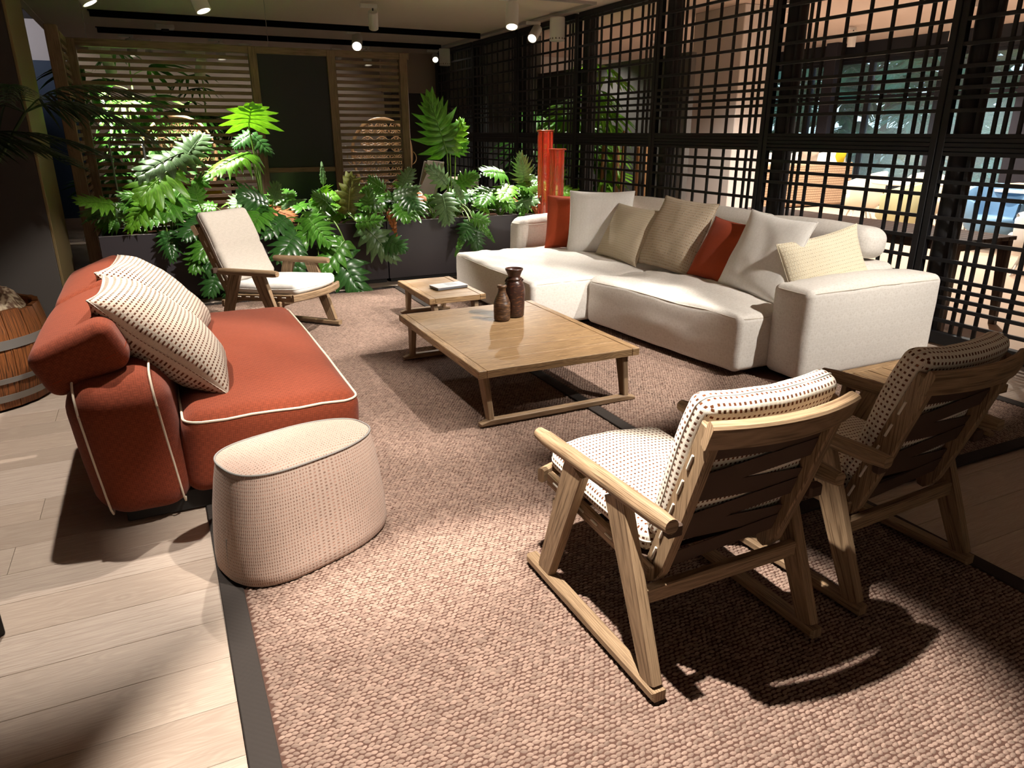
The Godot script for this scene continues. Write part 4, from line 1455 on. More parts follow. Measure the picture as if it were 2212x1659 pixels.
# ---------------------------------------------------------------- slatted wooden screen
func make_slats() -> void:
	var Z := -8.5
	var top := 2.33
	var t := thing("slatted_screen", "brown slatted wooden screen with a black middle panel behind the planters", "screen", Vector3(0, 0, Z))
	rng.seed = 3
	var posts := [[-0.52, 0.09], [1.12, 0.08], [1.93, 0.09], [2.74, 0.09]]
	for p in posts:
		part("post", bx(Vector3(p[0], top * 0.5, 0), Vector3(p[1], top, 0.09), 0.004, v2(rng.randf(), rng.randf())), M.slat_wood, t)
	part("top_rail", bx(Vector3(1.11, top - 0.03, 0), Vector3(3.4, 0.07, 0.07), 0.004), M.slat_wood, t)
	var sh := {}
	for span in [[-0.47, 1.075], [1.98, 2.69]]:
		var w: float = span[1] - span[0]
		var y := top - 0.11
		var i := 0
		while y > 0.3:
			var key := "%.2f_%d" % [w, i % 4]
			if not sh.has(key):
				sh[key] = bx(Vector3.ZERO, Vector3(w, 0.034, 0.03), 0.002, v2(rng.randf(), rng.randf())).done()
			var o := put("slat", sh[key], M.slat_wood, t)
			o.position = Vector3((span[0] + span[1]) * 0.5, y, 0.0)
			y -= 0.0685
			i += 1
	# return at the left, towards the room
	part("post", bx(Vector3(-0.60, top * 0.5 + 0.02, 0.62), Vector3(0.10, top + 0.04, 0.10), 0.004, v2(0.3, 0.1)), M.slat_wood, t)
	part("top_rail", bx(Vector3(-0.57, top - 0.03, 0.3), Vector3(0.06, 0.06, 0.6), 0.004), M.slat_wood, t)
	var sm := bx(Vector3.ZERO, Vector3(0.04, 0.034, 0.55), 0.002).done()
	var y := top - 0.11
	while y > 0.3:
		var o := put("slat", sm, M.slat_wood, t)
		o.position = Vector3(-0.565, y, 0.3)
		y -= 0.0685
	# black middle panel in two fields
	part("panel", bx(Vector3(1.525, 1.70, 0), Vector3(0.72, 1.16, 0.03), 0.002), M.panel_black, t)
	tag(t.get_node("panel"), "black upper panel", "")
	part("lower_panel", bx(Vector3(1.525, 0.58, 0), Vector3(0.72, 1.0, 0.03), 0.002), M.panel_green, t)
	part("mid_rail", bx(Vector3(1.525, 1.10, 0.01), Vector3(0.73, 0.05, 0.05), 0.003), M.slat_wood, t)

# ---------------------------------------------------------------- planters
func make_planters() -> void:
	var spans := [[-0.50, 0.62], [0.63, 2.09], [2.10, 3.60], [3.61, 4.75]]
	var labs := ["dark grey metal planter at the slatted screen's left post", "dark grey metal planter behind the teak lounge chair", "dark grey metal planter between the side table and the sofa", "dark grey metal planter with lanterns behind the sofa"]
	for i in 4:
		var s: Array = spans[i]
		var w: float = s[1] - s[0]
		var t := thing("planter", labs[i], "planter", Vector3((s[0] + s[1]) * 0.5, 0, -7.56), 0.0, "grey metal planters")
		var h := 0.625
		part("base", bx(Vector3(0, 0.02, 0), Vector3(w - 0.03, 0.04, 0.54), 0.003), M.black_plinth, t)
		part("front", bx(Vector3(0, 0.04 + (h - 0.04) * 0.5, 0.285), Vector3(w, h - 0.04, 0.012), 0.002), M.planter, t)
		part("back", bx(Vector3(0, 0.04 + (h - 0.04) * 0.5, -0.285), Vector3(w, h - 0.04, 0.012), 0.002), M.planter, t)
		for k in [-1, 1]:
			part("end", bx(Vector3(k * (w * 0.5 - 0.006), 0.04 + (h - 0.04) * 0.5, 0), Vector3(0.012, h - 0.04, 0.558), 0.002), M.planter, t)
		part("rim", bx(Vector3(0, h + 0.003, 0.283), Vector3(w, 0.006, 0.022), 0.001), M.planter_rim, t)
		part("rim", bx(Vector3(0, h + 0.003, -0.283), Vector3(w, 0.006, 0.022), 0.001), M.planter_rim, t)
		part("soil", bx(Vector3(0, 0.32, 0), Vector3(w - 0.024, 0.55, 0.558), 0.01), M.soil, t)

# ---------------------------------------------------------------- leaves
var LV := {}
func split_leaf(L: float, W: float, lobes: int, droop: float, cup: float, seed_: int, thin: float) -> ArrayMesh:
	# stalk end at the origin, midrib along +x, upper side +y
	rng.seed = seed_
	var b := MB.new()
	b.smooth(1)
	var rib := func(t: float) -> Vector3:
		return Vector3(L * t, -droop * L * t * t, 0)
	for side in [-1.0, 1.0]:
		for i in lobes:
			var t := (i + 0.5) / lobes
			var dt := 0.5 / lobes
			var ang := lerpf(2.25, 0.42, pow(t, 0.8)) + rng.randf_range(-0.12, 0.12)
			var ln := W * (0.55 + 0.6 * sin(PI * clampf(t * 0.9 + 0.18, 0.0, 1.0))) * rng.randf_range(0.76, 1.14)
			if i == lobes - 1:
				ln *= 1.1
			var c0: Vector3 = rib.call(t * 0.86)
			var half: float = L * 0.86 * dt * 1.1
			var dv := Vector3(cos(ang), 0, sin(ang) * side)
			var wob := rng.randf_range(-0.5, 0.5)
			var rows := []
			var us := []
			var ns := 8
			for k in ns + 1:
				var s := k / float(ns)
				var fwd := s * s * 0.16 * ln
				var c: Vector3 = c0 + dv * (ln * s) + Vector3(fwd, 0, 0)
				c.y += -cup * ln * s * s + 0.03 * L * s + sin(s * 5.0 + wob) * 0.012 * L
				var wd := half * (lerpf(1.1, 1.62, minf(1.0, s * 2.2)) if s < 0.46 else lerpf(1.62, thin, minf(1.0, (s - 0.46) * 2.9))) * sqrt(maxf(0.0, 1.0 - pow(s, 6.0)))
				# across: along the rib at the base, across the lobe further out
				var ac := Vector3(1, 0, 0).lerp(Vector3(sin(ang), 0, -cos(ang) * side), minf(1.0, s * 1.5)).normalized()
				var e1 := c + ac * wd
				var e2 := c - ac * wd
				e1.y -= wd * 0.35 + sin(s * 9.0 + wob * 3.0) * 0.006 * L
				e2.y -= wd * 0.35 - sin(s * 8.0 + wob * 4.0) * 0.006 * L
				rows.append([e1, c, e2])
				us.append([v2(s * 0.6, 0.0), v2(s * 0.6, 0.5), v2(s * 0.6, 1.0)])
			b.sheet(rows, us, side > 0)
	# tip and midrib
	var mr := []
	for k in 7:
		mr.append(rib.call(k / 6.0) + Vector3(0, 0.004, 0))
	b.tube(mr, [0.008 * L / 0.5, 0.007 * L / 0.5, 0.006 * L / 0.5, 0.005 * L / 0.5, 0.004 * L / 0.5, 0.003 * L / 0.5, 0.001], 5, false, v2(0.2, 0.5))
	var rows := []
	var us := []
	for k in 5:
		var s := k / 4.0
		var c: Vector3 = rib.call(lerpf(0.8, 1.12, s))
		var wd := L * 0.07 * sqrt(maxf(0.0, 1.0 - s * s))
		rows.append([c + Vector3(0, -wd * 0.3, wd), c, c + Vector3(0, -wd * 0.3, -wd)])
		us.append([v2(s * 0.3, 0), v2(s * 0.3, 0.5), v2(s * 0.3, 1)])
	b.sheet(rows, us)
	return b.done()

func fan_leaf(L: float, n: int, spread: float, w: float, droop: float, seed_: int) -> ArrayMesh:
	rng.seed = seed_
	var b := MB.new()
	for i in n:
		var a := (i / float(n - 1) - 0.5) * spread + rng.randf_range(-0.05, 0.05)
		var ln := L * (1.0 - 0.25 * absf(i / float(n - 1) - 0.5)) * rng.randf_range(0.9, 1.08)
		var rows := []
		var us := []
		for k in 6:
			var s := k / 5.0
			var c := Vector3(cos(a), 0, sin(a)) * ln * s
			c.y = 0.1 * ln * s - droop * ln * s * s
			var wd := w * (0.35 + 0.65 * sin(PI * clampf(s * 0.75 + 0.1, 0.0, 1.0))) * sqrt(maxf(0.0, 1.0 - pow(s, 4.0)))
			var ac := Vector3(-sin(a), 0, cos(a))
			rows.append([c - ac * wd + Vector3(0, wd * 0.5, 0), c, c + ac * wd + Vector3(0, wd * 0.5, 0)])
			us.append([v2(s, 0), v2(s, 0.5), v2(s, 1)])
		b.sheet(rows, us)
	return b.done()

func feather_frond(L: float, n: int, leaflet: float, w: float, arch: float, seed_: int) -> ArrayMesh:
	rng.seed = seed_
	var b := MB.new()
	var rib := func(t: float) -> Vector3:
		return Vector3(L * t * (1.0 - 0.18 * arch * t), L * (0.35 * t - arch * t * t), 0)
	var pts := []
	for k in 9:
		pts.append(rib.call(k / 8.0))
	var rr := []
	for k in 9:
		rr.append(lerpf(0.008, 0.002, k / 8.0))
	b.tube(pts, rr, 5, false, v2(0.2, 0.5))
	for i in n:
		var t := lerpf(0.16, 0.99, i / float(n - 1))
		var o: Vector3 = rib.call(t)
		for side in [-1.0, 1.0]:
			var ang := lerpf(1.25, 0.4, t) + rng.randf_range(-0.12, 0.12)
			var ln := leaflet * (0.5 + 0.7 * sin(PI * clampf(t * 0.85 + 0.1, 0.0, 1.0))) * rng.randf_range(0.85, 1.1)
			var rows := []
			var us := []
			for k in 5:
				var s := k / 4.0
				var c := o + Vector3(cos(ang), 0, sin(ang) * side) * ln * s
				c.y -= 0.55 * ln * s * s + arch * 0.3 * ln * s
				var wd := w * sqrt(maxf(0.0, 1.0 - pow(s, 2.4)))
				var ac := Vector3(sin(ang), 0, -cos(ang) * side)
				rows.append([c - ac * wd, c + Vector3(0, wd * 0.3, 0), c + ac * wd])
				us.append([v2(s, 0), v2(s, 0.5), v2(s, 1)])
			b.sheet(rows, us, side > 0)
	return b.done()

func make_leaf_stock() -> void:
	for i in 4:
		LV["split_%d" % i] = split_leaf(0.46 + 0.03 * i, 0.24 + 0.02 * (i % 2), 6 + i % 2, 0.10 + 0.09 * i, 0.22 + 0.08 * i, 100 + i, 0.66)
	LV["broad"] = split_leaf(0.5, 0.28, 6, 0.12, 0.38, 120, 0.95)
	LV["feather"] = split_leaf(0.55, 0.26, 9, 0.3, 0.55, 121, 0.5)
	LV["strap"] = split_leaf(0.30, 0.05, 6, 0.35, 0.1, 122, 1.0)
	LV["fan"] = fan_leaf(0.36, 9, 2.9, 0.022, 0.55, 130)
	LV["fan_big"] = fan_leaf(0.46, 13, 3.6, 0.03, 0.5, 131)
	LV["frond"] = feather_frond(1.15, 22, 0.34, 0.012, 0.75, 140)
	LV["frond_wide"] = feather_frond(0.95, 16, 0.36, 0.018, 0.6, 141)

func stalk_to(t: Node3D, a: Vector3, c: Vector3, sagv: Vector3, r := 0.008, m: Material = null) -> void:
	var b := MB.new()
	var mid := (a + c) * 0.5 + sagv
	var pts := bez(a, mid, c, 8)
	var rs := []
	for i in 9:
		rs.append(lerpf(r * 1.3, r * 0.75, i / 8.0))
	b.tube(pts, rs, 6)
	part("stalk", b, m if m else M.stalk, t)

func leaf_on(t: Node3D, at: Vector3, fwd: Vector3, up: Vector3, kind: String, m: Material, s := 1.0) -> void:
	var o := put("leaf", LV[kind], m, t)
	var x := fwd.normalized()
	var z := x.cross(up).normalized()
	var y := z.cross(x).normalized()
	o.transform = Transform3D(Basis(x * s, y * s, z * s), at)

# ---------------------------------------------------------------- planted philodendrons
func make_plants() -> void:
	var list := [
		["leafy philodendron with grey-green leaves at the planter's left end", Vector3(0.05,0.60,-7.50), [
			[0.28,1.32,-7.30, -0.87,-0.25,0.41, -0.02,0.56,0.45, "split_2","leaf_grey",0.85],
			[0.29,1.26,-7.40, 0.58,0.76,-0.29, -0.02,0.42,0.60, "split_1","leaf_grey",0.64],
			[0.16,1.19,-7.20, -0.74,-0.49,0.46, -0.01,0.52,0.50, "broad","leaf_bright",0.80],
			[-0.02,0.96,-7.20, -0.73,-0.63,0.27, 0.00,0.54,0.50, "feather","leaf_bright",0.62],
			[0.21,0.98,-7.30, -0.55,-0.59,0.59, -0.02,0.44,0.60, "split_0","leaf_mid",0.67],
			[-0.41,0.81,-7.40, -1.00,-0.04,0.00, 0.02,0.73,0.30, "strap","leaf_dark",0.68],
			[-0.36,0.78,-7.35, -0.46,-0.81,0.36, 0.03,0.46,0.60, "strap","leaf_mid",0.42],
			[0.05,0.65,-7.20, 0.03,-0.83,0.55, -0.00,0.38,0.70, "feather","leaf_dark",0.45],
			[0.32,1.03,-7.40, 0.74,0.43,0.52, -0.03,0.44,0.60, "broad","leaf_mid",0.36],
			[-0.15,0.84,-7.50, -0.84,0.27,0.48, 0.01,0.54,0.50, "split_0","leaf_mid",0.42]]],
		["tall philodendron with an umbrella-like yellow-green leaf on a long stalk", Vector3(0.98,0.60,-7.50), [
			[0.88,1.56,-7.45, 0.02,0.51,0.86, 0.06,0.75,-0.55, "broad","leaf_bright",0.86],
			[0.93,1.47,-7.60, 0.63,-0.66,0.41, -0.06,0.50,0.50, "split_2","leaf_dark",0.43],
			[0.90,1.48,-7.60, -0.87,-0.50,0.00, -0.06,0.50,0.50, "split_1","leaf_dark",0.39],
			[0.86,1.31,-7.40, -0.89,-0.16,0.42, -0.03,0.76,0.25, "feather","leaf_bright",0.79],
			[0.97,0.84,-7.40, -0.72,0.42,0.56, -0.08,0.45,0.59, "broad","leaf_dark",0.67],
			[1.01,0.89,-7.30, 0.23,0.81,0.53, -0.10,0.36,0.69, "split_0","leaf_grey",0.38],
			[0.92,0.83,-7.30, -0.47,-0.40,0.79, -0.07,0.45,0.59, "split_1","leaf_mid",0.72],
			[1.08,0.80,-7.30, 0.72,0.55,0.42, -0.07,0.55,0.49, "strap","leaf_grey",0.72]]],
		["philodendron with wide dark split leaves hanging over the planter front", Vector3(1.45,0.60,-7.45), [
			[1.28,0.72,-7.10, 0.36,-0.50,0.79, -0.13,0.33,0.73, "split_3","leaf_mid",0.63],
			[1.42,0.78,-7.20, -0.57,-0.57,0.59, -0.14,0.32,0.73, "split_2","leaf_mid",0.75],
			[1.50,0.39,-7.00, 0.39,-0.78,0.48, -0.15,0.36,0.72, "split_3","leaf_dark",0.86],
			[1.59,0.50,-7.00, -0.70,-0.62,0.35, -0.16,0.35,0.72, "split_2","leaf_mid",0.75],
			[1.83,0.61,-7.10, 0.57,-0.69,0.45, -0.17,0.38,0.67, "split_3","leaf_grey",0.75],
			[1.75,0.66,-7.10, 0.92,0.15,0.36, -0.17,0.38,0.68, "split_2","leaf_mid",0.48],
			[1.16,0.60,-7.10, -0.61,-0.59,0.54, -0.11,0.39,0.69, "split_1","leaf_dark",0.70],
			[1.10,0.72,-7.20, -0.75,-0.28,0.60, -0.11,0.37,0.69, "split_2","leaf_dark",0.59],
			[1.54,1.01,-7.50, -0.02,1.00,0.00, -0.18,0.16,0.88, "strap","leaf_grey",0.63],
			[1.70,0.76,-7.20, 0.14,0.99,0.00, -0.21,0.19,0.87, "split_2","leaf_olive",0.66],
			[1.55,0.83,-7.30, -0.76,0.46,0.45, -0.15,0.36,0.68, "split_1","leaf_mid",0.42],
			[1.92,0.75,-7.20, -0.12,0.99,0.00, -0.20,0.28,0.77, "split_1","leaf_mid",0.47],
			[1.13,0.44,-7.00, -0.14,-0.95,0.29, -0.13,0.32,0.78, "split_2","leaf_dark",0.61],
			[1.33,0.34,-7.00, 0.00,-0.93,0.37, -0.15,0.33,0.78, "split_1","leaf_mid",0.51],
			[2.00,0.47,-7.05, 0.74,-0.33,0.59, -0.19,0.40,0.67, "split_0","leaf_dark",0.51]]],
		["dark philodendron trailing down beside the teak lounge chair", Vector3(0.42,0.60,-7.45), [
			[0.41,0.64,-7.15, -0.43,-0.66,0.62, -0.04,0.38,0.69, "split_1","leaf_mid",0.61],
			[0.49,0.56,-7.10, -0.56,-0.71,0.42, -0.05,0.35,0.74, "split_2","leaf_dark",0.63],
			[0.37,0.76,-7.20, -0.64,-0.42,0.64, -0.04,0.37,0.70, "split_1","leaf_dark",0.59],
			[0.42,0.31,-7.05, -0.42,-0.83,0.36, -0.05,0.33,0.79, "split_1","leaf_dark",0.52],
			[0.53,0.22,-7.05, -0.32,-0.84,0.44, -0.06,0.34,0.78, "feather","leaf_dark",0.38],
			[0.35,0.88,-7.30, -0.11,0.86,0.50, -0.04,0.27,0.80, "split_0","leaf_mid",0.40],
			[0.47,0.39,-7.10, 0.29,-0.89,0.36, -0.05,0.32,0.79, "split_2","leaf_dark",0.49],
			[0.29,0.48,-7.10, -0.39,-0.81,0.43, -0.03,0.31,0.79, "split_0","leaf_mid",0.46]]],
		["bushy philodendron with a few browned tips beside the deck chair", Vector3(2.25,0.60,-7.50), [
			[2.20,0.89,-7.30, 0.64,0.34,0.69, -0.17,0.45,0.57, "split_2","leaf_grey",0.51],
			[2.13,0.93,-7.40, -0.72,0.54,0.44, -0.19,0.35,0.67, "split_1","leaf_mid",0.43],
			[2.33,0.97,-7.40, 0.51,0.86,0.00, -0.24,0.25,0.76, "split_1","leaf_grey",0.40],
			[2.21,0.81,-7.20, 0.10,-0.63,0.77, -0.18,0.45,0.57, "split_0","leaf_mid",0.52],
			[2.05,0.85,-7.30, -0.77,-0.06,0.63, -0.16,0.45,0.58, "split_1","leaf_mid",0.60],
			[2.46,0.79,-7.30, -0.65,-0.37,0.66, -0.19,0.46,0.57, "split_0","leaf_mid",0.60],
			[2.31,0.90,-7.20, 0.21,-0.51,0.83, -0.18,0.45,0.57, "broad","leaf_dark",0.44],
			[2.11,0.74,-7.20, 0.00,-0.68,0.73, -0.22,0.28,0.76, "strap","leaf_brown",0.83]]],
		["tall philodendron with an upright ruffled leaf in front of the lattice", Vector3(2.95,0.60,-7.50), [
			[2.87,1.29,-7.50, -0.33,0.94,0.08, -0.32,0.12,0.84, "feather","leaf_mid",1.03],
			[2.90,1.33,-7.50, 0.43,0.89,0.15, -0.31,0.17,0.79, "split_2","leaf_bright",0.60],
			[3.01,1.28,-7.60, 0.49,0.71,0.50, -0.29,0.22,0.74, "split_0","leaf_mid",0.40],
			[2.78,0.97,-7.30, -0.69,0.64,0.33, -0.28,0.25,0.75, "split_2","leaf_grey",0.53],
			[2.69,0.88,-7.20, -0.03,-0.80,0.61, -0.24,0.36,0.65, "split_1","leaf_grey",0.62],
			[2.91,0.96,-7.30, 0.71,0.58,0.41, -0.26,0.35,0.65, "split_1","leaf_mid",0.46],
			[2.92,0.55,-7.10, -0.56,-0.76,0.32, -0.30,0.30,0.73, "strap","leaf_mid",0.96],
			[2.98,0.55,-7.10, 0.11,-0.94,0.33, -0.31,0.30,0.73, "feather","leaf_dark",0.50],
			[3.03,0.59,-7.10, 0.67,-0.66,0.34, -0.27,0.38,0.64, "strap","leaf_mid",0.89],
			[2.98,0.64,-7.10, 0.84,-0.23,0.50, -0.27,0.38,0.64, "split_0","leaf_mid",0.40],
			[2.95,0.60,-7.10, -0.53,-0.74,0.42, -0.31,0.29,0.73, "split_0","leaf_dark",0.47],
			[2.96,0.82,-7.30, -0.53,0.76,0.38, -0.30,0.27,0.74, "strap","leaf_grey",0.80]]],
		["light green philodendron behind the glass lanterns", Vector3(3.75,0.60,-7.50), [
			[3.81,0.97,-7.50, -0.35,0.88,0.32, -0.36,0.25,0.71, "feather","leaf_grey",0.53],
			[3.55,1.06,-7.50, -0.93,0.19,0.31, -0.21,0.53,0.45, "split_1","leaf_mid",0.60],
			[4.14,0.86,-7.50, 0.81,0.08,0.57, -0.24,0.54,0.44, "split_3","leaf_bright",0.58],
			[4.11,0.89,-7.50, -0.88,-0.06,0.47, -0.24,0.54,0.44, "split_2","leaf_bright",0.74],
			[4.26,0.90,-7.60, 0.35,0.94,0.00, -0.39,0.25,0.70, "split_2","leaf_mid",0.44],
			[3.40,0.85,-7.30, 0.29,-0.53,0.80, -0.25,0.45,0.54, "split_1","leaf_mid",0.47],
			[3.56,0.94,-7.40, -0.66,-0.40,0.64, -0.26,0.44,0.54, "split_0","leaf_bright",0.63],
			[3.33,0.90,-7.40, -0.65,-0.40,0.65, -0.29,0.35,0.64, "split_1","leaf_mid",0.58],
			[3.74,0.79,-7.30, -0.63,-0.51,0.59, -0.32,0.36,0.62, "strap","leaf_mid",1.03],
			[3.80,0.73,-7.30, 0.21,-0.80,0.56, -0.28,0.46,0.53, "strap","leaf_brown",0.54]]],
	]
	rng.seed = 9
	for e in list:
		var t := thing("philodendron", e[0], "plant", e[1])
		var base: Vector3 = e[1]
		for l in e[2]:
			var at := Vector3(l[0], l[1], l[2]) - base
			var fw := Vector3(l[3], l[4], l[5])
			var up := Vector3(l[6], l[7], l[8])
			leaf_on(t, at, fw, up, l[9], M[l[10]], l[11])
			var foot := Vector3(clampf(at.x * 0.35, -0.3, 0.3), -0.02, rng.randf_range(-0.15, 0.05))
			var hang: bool = at.y < 0.1
			stalk_to(t, foot, at, Vector3(-at.x * 0.15, 0.28 if hang else 0.08, 0.0), 0.008 if l[9] != "strap" else 0.004)
	# low filler leaves growing out of the soil, a small plant to each spot
	rng.seed = 31
	var mats := ["leaf_mid", "leaf_bright", "leaf_mid", "leaf_grey", "leaf_dark", "leaf_mid"]
	for i in 13:
		var x := lerpf(-0.12, 4.25, i / 12.0) + rng.randf_range(-0.08, 0.08)
		var base := Vector3(x, 0.59, -7.55 + rng.randf_range(-0.1, 0.08))
		var t := thing("young_philodendron", "low leafy young plant in the planter " + ["at the slatted screen's left post", "behind the teak lounge chair", "between the side table and the sofa", "behind the white sofa's corner"][0 if x < 0.62 else (1 if x < 2.09 else (2 if x < 3.6 else 3))], "plant", base, 0.0, "low plants filling the planters")
		for k in 8:
			rng.seed = 1000 + i * 20 + k
			var a := rng.randf() * TAU
			var r := rng.randf_range(0.08, 0.26)
			var at := Vector3(cos(a) * r, rng.randf_range(0.08, 0.32), sin(a) * r * 0.8)
			var fw := Vector3(cos(a), rng.randf_range(-0.15, 0.55), sin(a) * 0.7)
			var kind: String = ["split_0", "split_1", "broad", "split_2", "strap", "feather"][rng.randi() % 6]
			var m: String = mats[rng.randi() % 6]
			if rng.randf() < 0.05:
				m = "leaf_brown"
			leaf_on(t, at, fw, Vector3(0, 0.8, 0.6), kind, M[m], rng.randf_range(0.34, 0.6))
			stalk_to(t, Vector3(0, 0, 0), at, Vector3(0, 0.05, 0), 0.006)

func cane_palm(label: String, at: Vector3, canes: Array, kind: String, m: Material, group := "") -> void:
	# canes: [dx, dz, height]; fans of leaves at the top of each and along it
	var t := thing("cane_palm", label, "plant", at, 0.0, group)
	rng.seed = label.hash() % 9999
	var sd := rng.randi() % 1000
	part("pot", bx(Vector3(0, 0.2, 0), Vector3(0.4, 0.4, 0.4), 0.02), M.planter, t)
	for i in canes.size():
		var c: Array = canes[i]
		var b := MB.new()
		var top := Vector3(c[0] * 1.3, c[2], c[1] * 1.3)
		b.tube([Vector3(c[0] * 0.3, 0.38, c[1] * 0.3), Vector3(c[0], c[2] * 0.6, c[1]), top], [0.014, 0.012, 0.008], 8)
		part("cane", b, M.stalk, t)
		for k in 11:
			rng.seed = sd + i * 40 + k
			var f := 1.0 - 0.075 * k
			var a := rng.randf() * TAU
			var o := Vector3(top.x, c[2] * f, top.z)
			var d := Vector3(cos(a), 0.35, sin(a)).normalized()
			var e := o + d * 0.22
			stalk_to(t, o, e, Vector3(0, 0.03, 0), 0.004)
			leaf_on(t, e, Vector3(d.x, rng.randf_range(-0.2, 0.3), d.z), Vector3(0, 1, 0.5), kind, m, rng.randf_range(0.95, 1.4))

func feather_palm(label: String, at: Vector3, h: float, fronds: int, kind: String, m: Material, s: float, lift := 0.4, group := "") -> void:
	var t := thing("feather_palm", label, "plant", at, 0.0, group)
	var b := MB.new()
	b.tube([Vector3(0, 0.0, 0), Vector3(0.03, h * 0.5, 0.02), Vector3(0, h, 0)], [0.05, 0.04, 0.03], 10)
	part("trunk", b, M.bark, t)
	for k in fronds:
		rng.seed = 500 + k + label.hash() % 100
		var a := TAU * k / fronds + rng.randf_range(-0.2, 0.2)
		leaf_on(t, Vector3(0, h, 0), Vector3(cos(a), rng.randf_range(lift - 0.35, lift + 0.3), sin(a)), Vector3(0, 1, 0), kind, m, s * rng.randf_range(0.85, 1.1))

# ---------------------------------------------------------------- barrel, lanterns
func make_barrel() -> void:
	var t := thing("barrel", "wooden half barrel with iron hoops and a hide in it", "barrel", Vector3(-1.13, 0, -4.98))
	var n := 22
	var R := func(y: float) -> float: return 0.395 + 0.05 * sin(clampf(y / 0.56, 0, 1) * PI * 0.9)
	rng.seed = 8
	for k in n:
		var b := MB.new()
		var a0 := TAU * (k + 0.02) / n
		var a1 := TAU * (k + 0.98) / n
		var hh: float = 0.54 + rng.randf_range(-0.012, 0.012)
		var out := []
		var inn := []
		for i in 6:
			var y := 0.015 + hh * i / 5.0
			var r: float = R.call(y)
			out.append([Vector3(cos(a0) * r, y, sin(a0) * r), Vector3(cos(a1) * r, y, sin(a1) * r)])
			inn.append([Vector3(cos(a0) * (r - 0.03), y, sin(a0) * (r - 0.03)), Vector3(cos(a1) * (r - 0.03), y, sin(a1) * (r - 0.03))])
		var uo := v2(rng.randf(), rng.randf())
		b.flat()
		var mid := Vector3(cos((a0 + a1) * 0.5), 0, sin((a0 + a1) * 0.5))
		for i in 5:
			var y0 := i * 0.11
			b.face([out[i][0], out[i][1], out[i + 1][1], out[i + 1][0]], [v2(y0, 0) + uo, v2(y0, 0.12) + uo, v2(y0 + 0.11, 0.12) + uo, v2(y0 + 0.11, 0) + uo], mid)
			b.face([inn[i][0], inn[i][1], inn[i + 1][1], inn[i + 1][0]], [v2(y0, 0) + uo, v2(y0, 0.12) + uo, v2(y0 + 0.11, 0.12) + uo, v2(y0 + 0.11, 0) + uo], -mid)
			for e in 2:
				b.face([out[i][e], inn[i][e], inn[i + 1][e], out[i + 1][e]], [uo, uo, uo, uo], Vector3(-sin(a1), 0, cos(a1)) * (1.0 if e == 1 else -1.0))
		b.face([out[5][0], out[5][1], inn[5][1], inn[5][0]], [uo, uo + v2(0, 0.1), uo + v2(0.03, 0.1), uo + v2(0.03, 0)], Vector3.UP)
		part("stave", b, M.barrel_wood, t)
	for q in [[0.06, 0.04], [0.17, 0.03], [0.36, 0.05]]:
		var b := MB.new()
		var r0: float = R.call(q[0]) + 0.004
		var r1: float = R.call(q[0] + q[1]) + 0.004
		b.lathe([v2(r0 - 0.004, q[0]), v2(r0, q[0]), v2(r1, q[0] + q[1]), v2(r1 - 0.004, q[0] + q[1])], 48, Transform3D.IDENTITY, [1, 2])
		part("hoop", b, M.hoop, t)
	var bb := MB.new()
	bb.lathe([v2(0, 0.02), v2(0.37, 0.02), v2(0.37, 0.05), v2(0, 0.05)], 32, Transform3D.IDENTITY, [1, 2])
	part("bottom", bb, M.barrel_wood, t)
	# the hide, heaped over the rim
	var f := thing("hide", "pale brown fur hide heaped in the half barrel", "hide", Vector3(-1.13, 0.0, -4.98))
	var hn := noise(3.2, 15, 3)
	var b := MB.new()
	var ps := []
	var us := []
	for i in 17:
		var row := []
		var ur := []
		for j in 41:
			var a := TAU * (j % 40) / 40.0
			var r := 0.345 * i / 16.0
			var p := Vector3(cos(a) * r, 0, sin(a) * r)
			p.y = 0.53 + 0.19 * (1.0 - pow(i / 16.0, 2.0)) + hn.get_noise_2d(p.x * 2.2, p.z * 2.2) * 0.16 * (1.0 - pow(i / 16.0, 4.0))
			row.append(p)
			ur.append(v2(p.x * 2.0, p.z * 2.0))
		ps.append(row)
		us.append(ur)
	b.sheet(ps, us)
	var ps2 := []
	for i in 9:
		var row := []
		for j in 41:
			var a := TAU * (j % 40) / 40.0
			var r := lerpf(0.345, 0.02, i / 8.0)
			row.append(Vector3(cos(a) * r, lerpf(0.53, 0.055, minf(1.0, i / 2.0)), sin(a) * r))
		ps2.append(row)
	b.sheet(ps2, us.slice(0, 9))
	part("skin", b, M.fur, f)

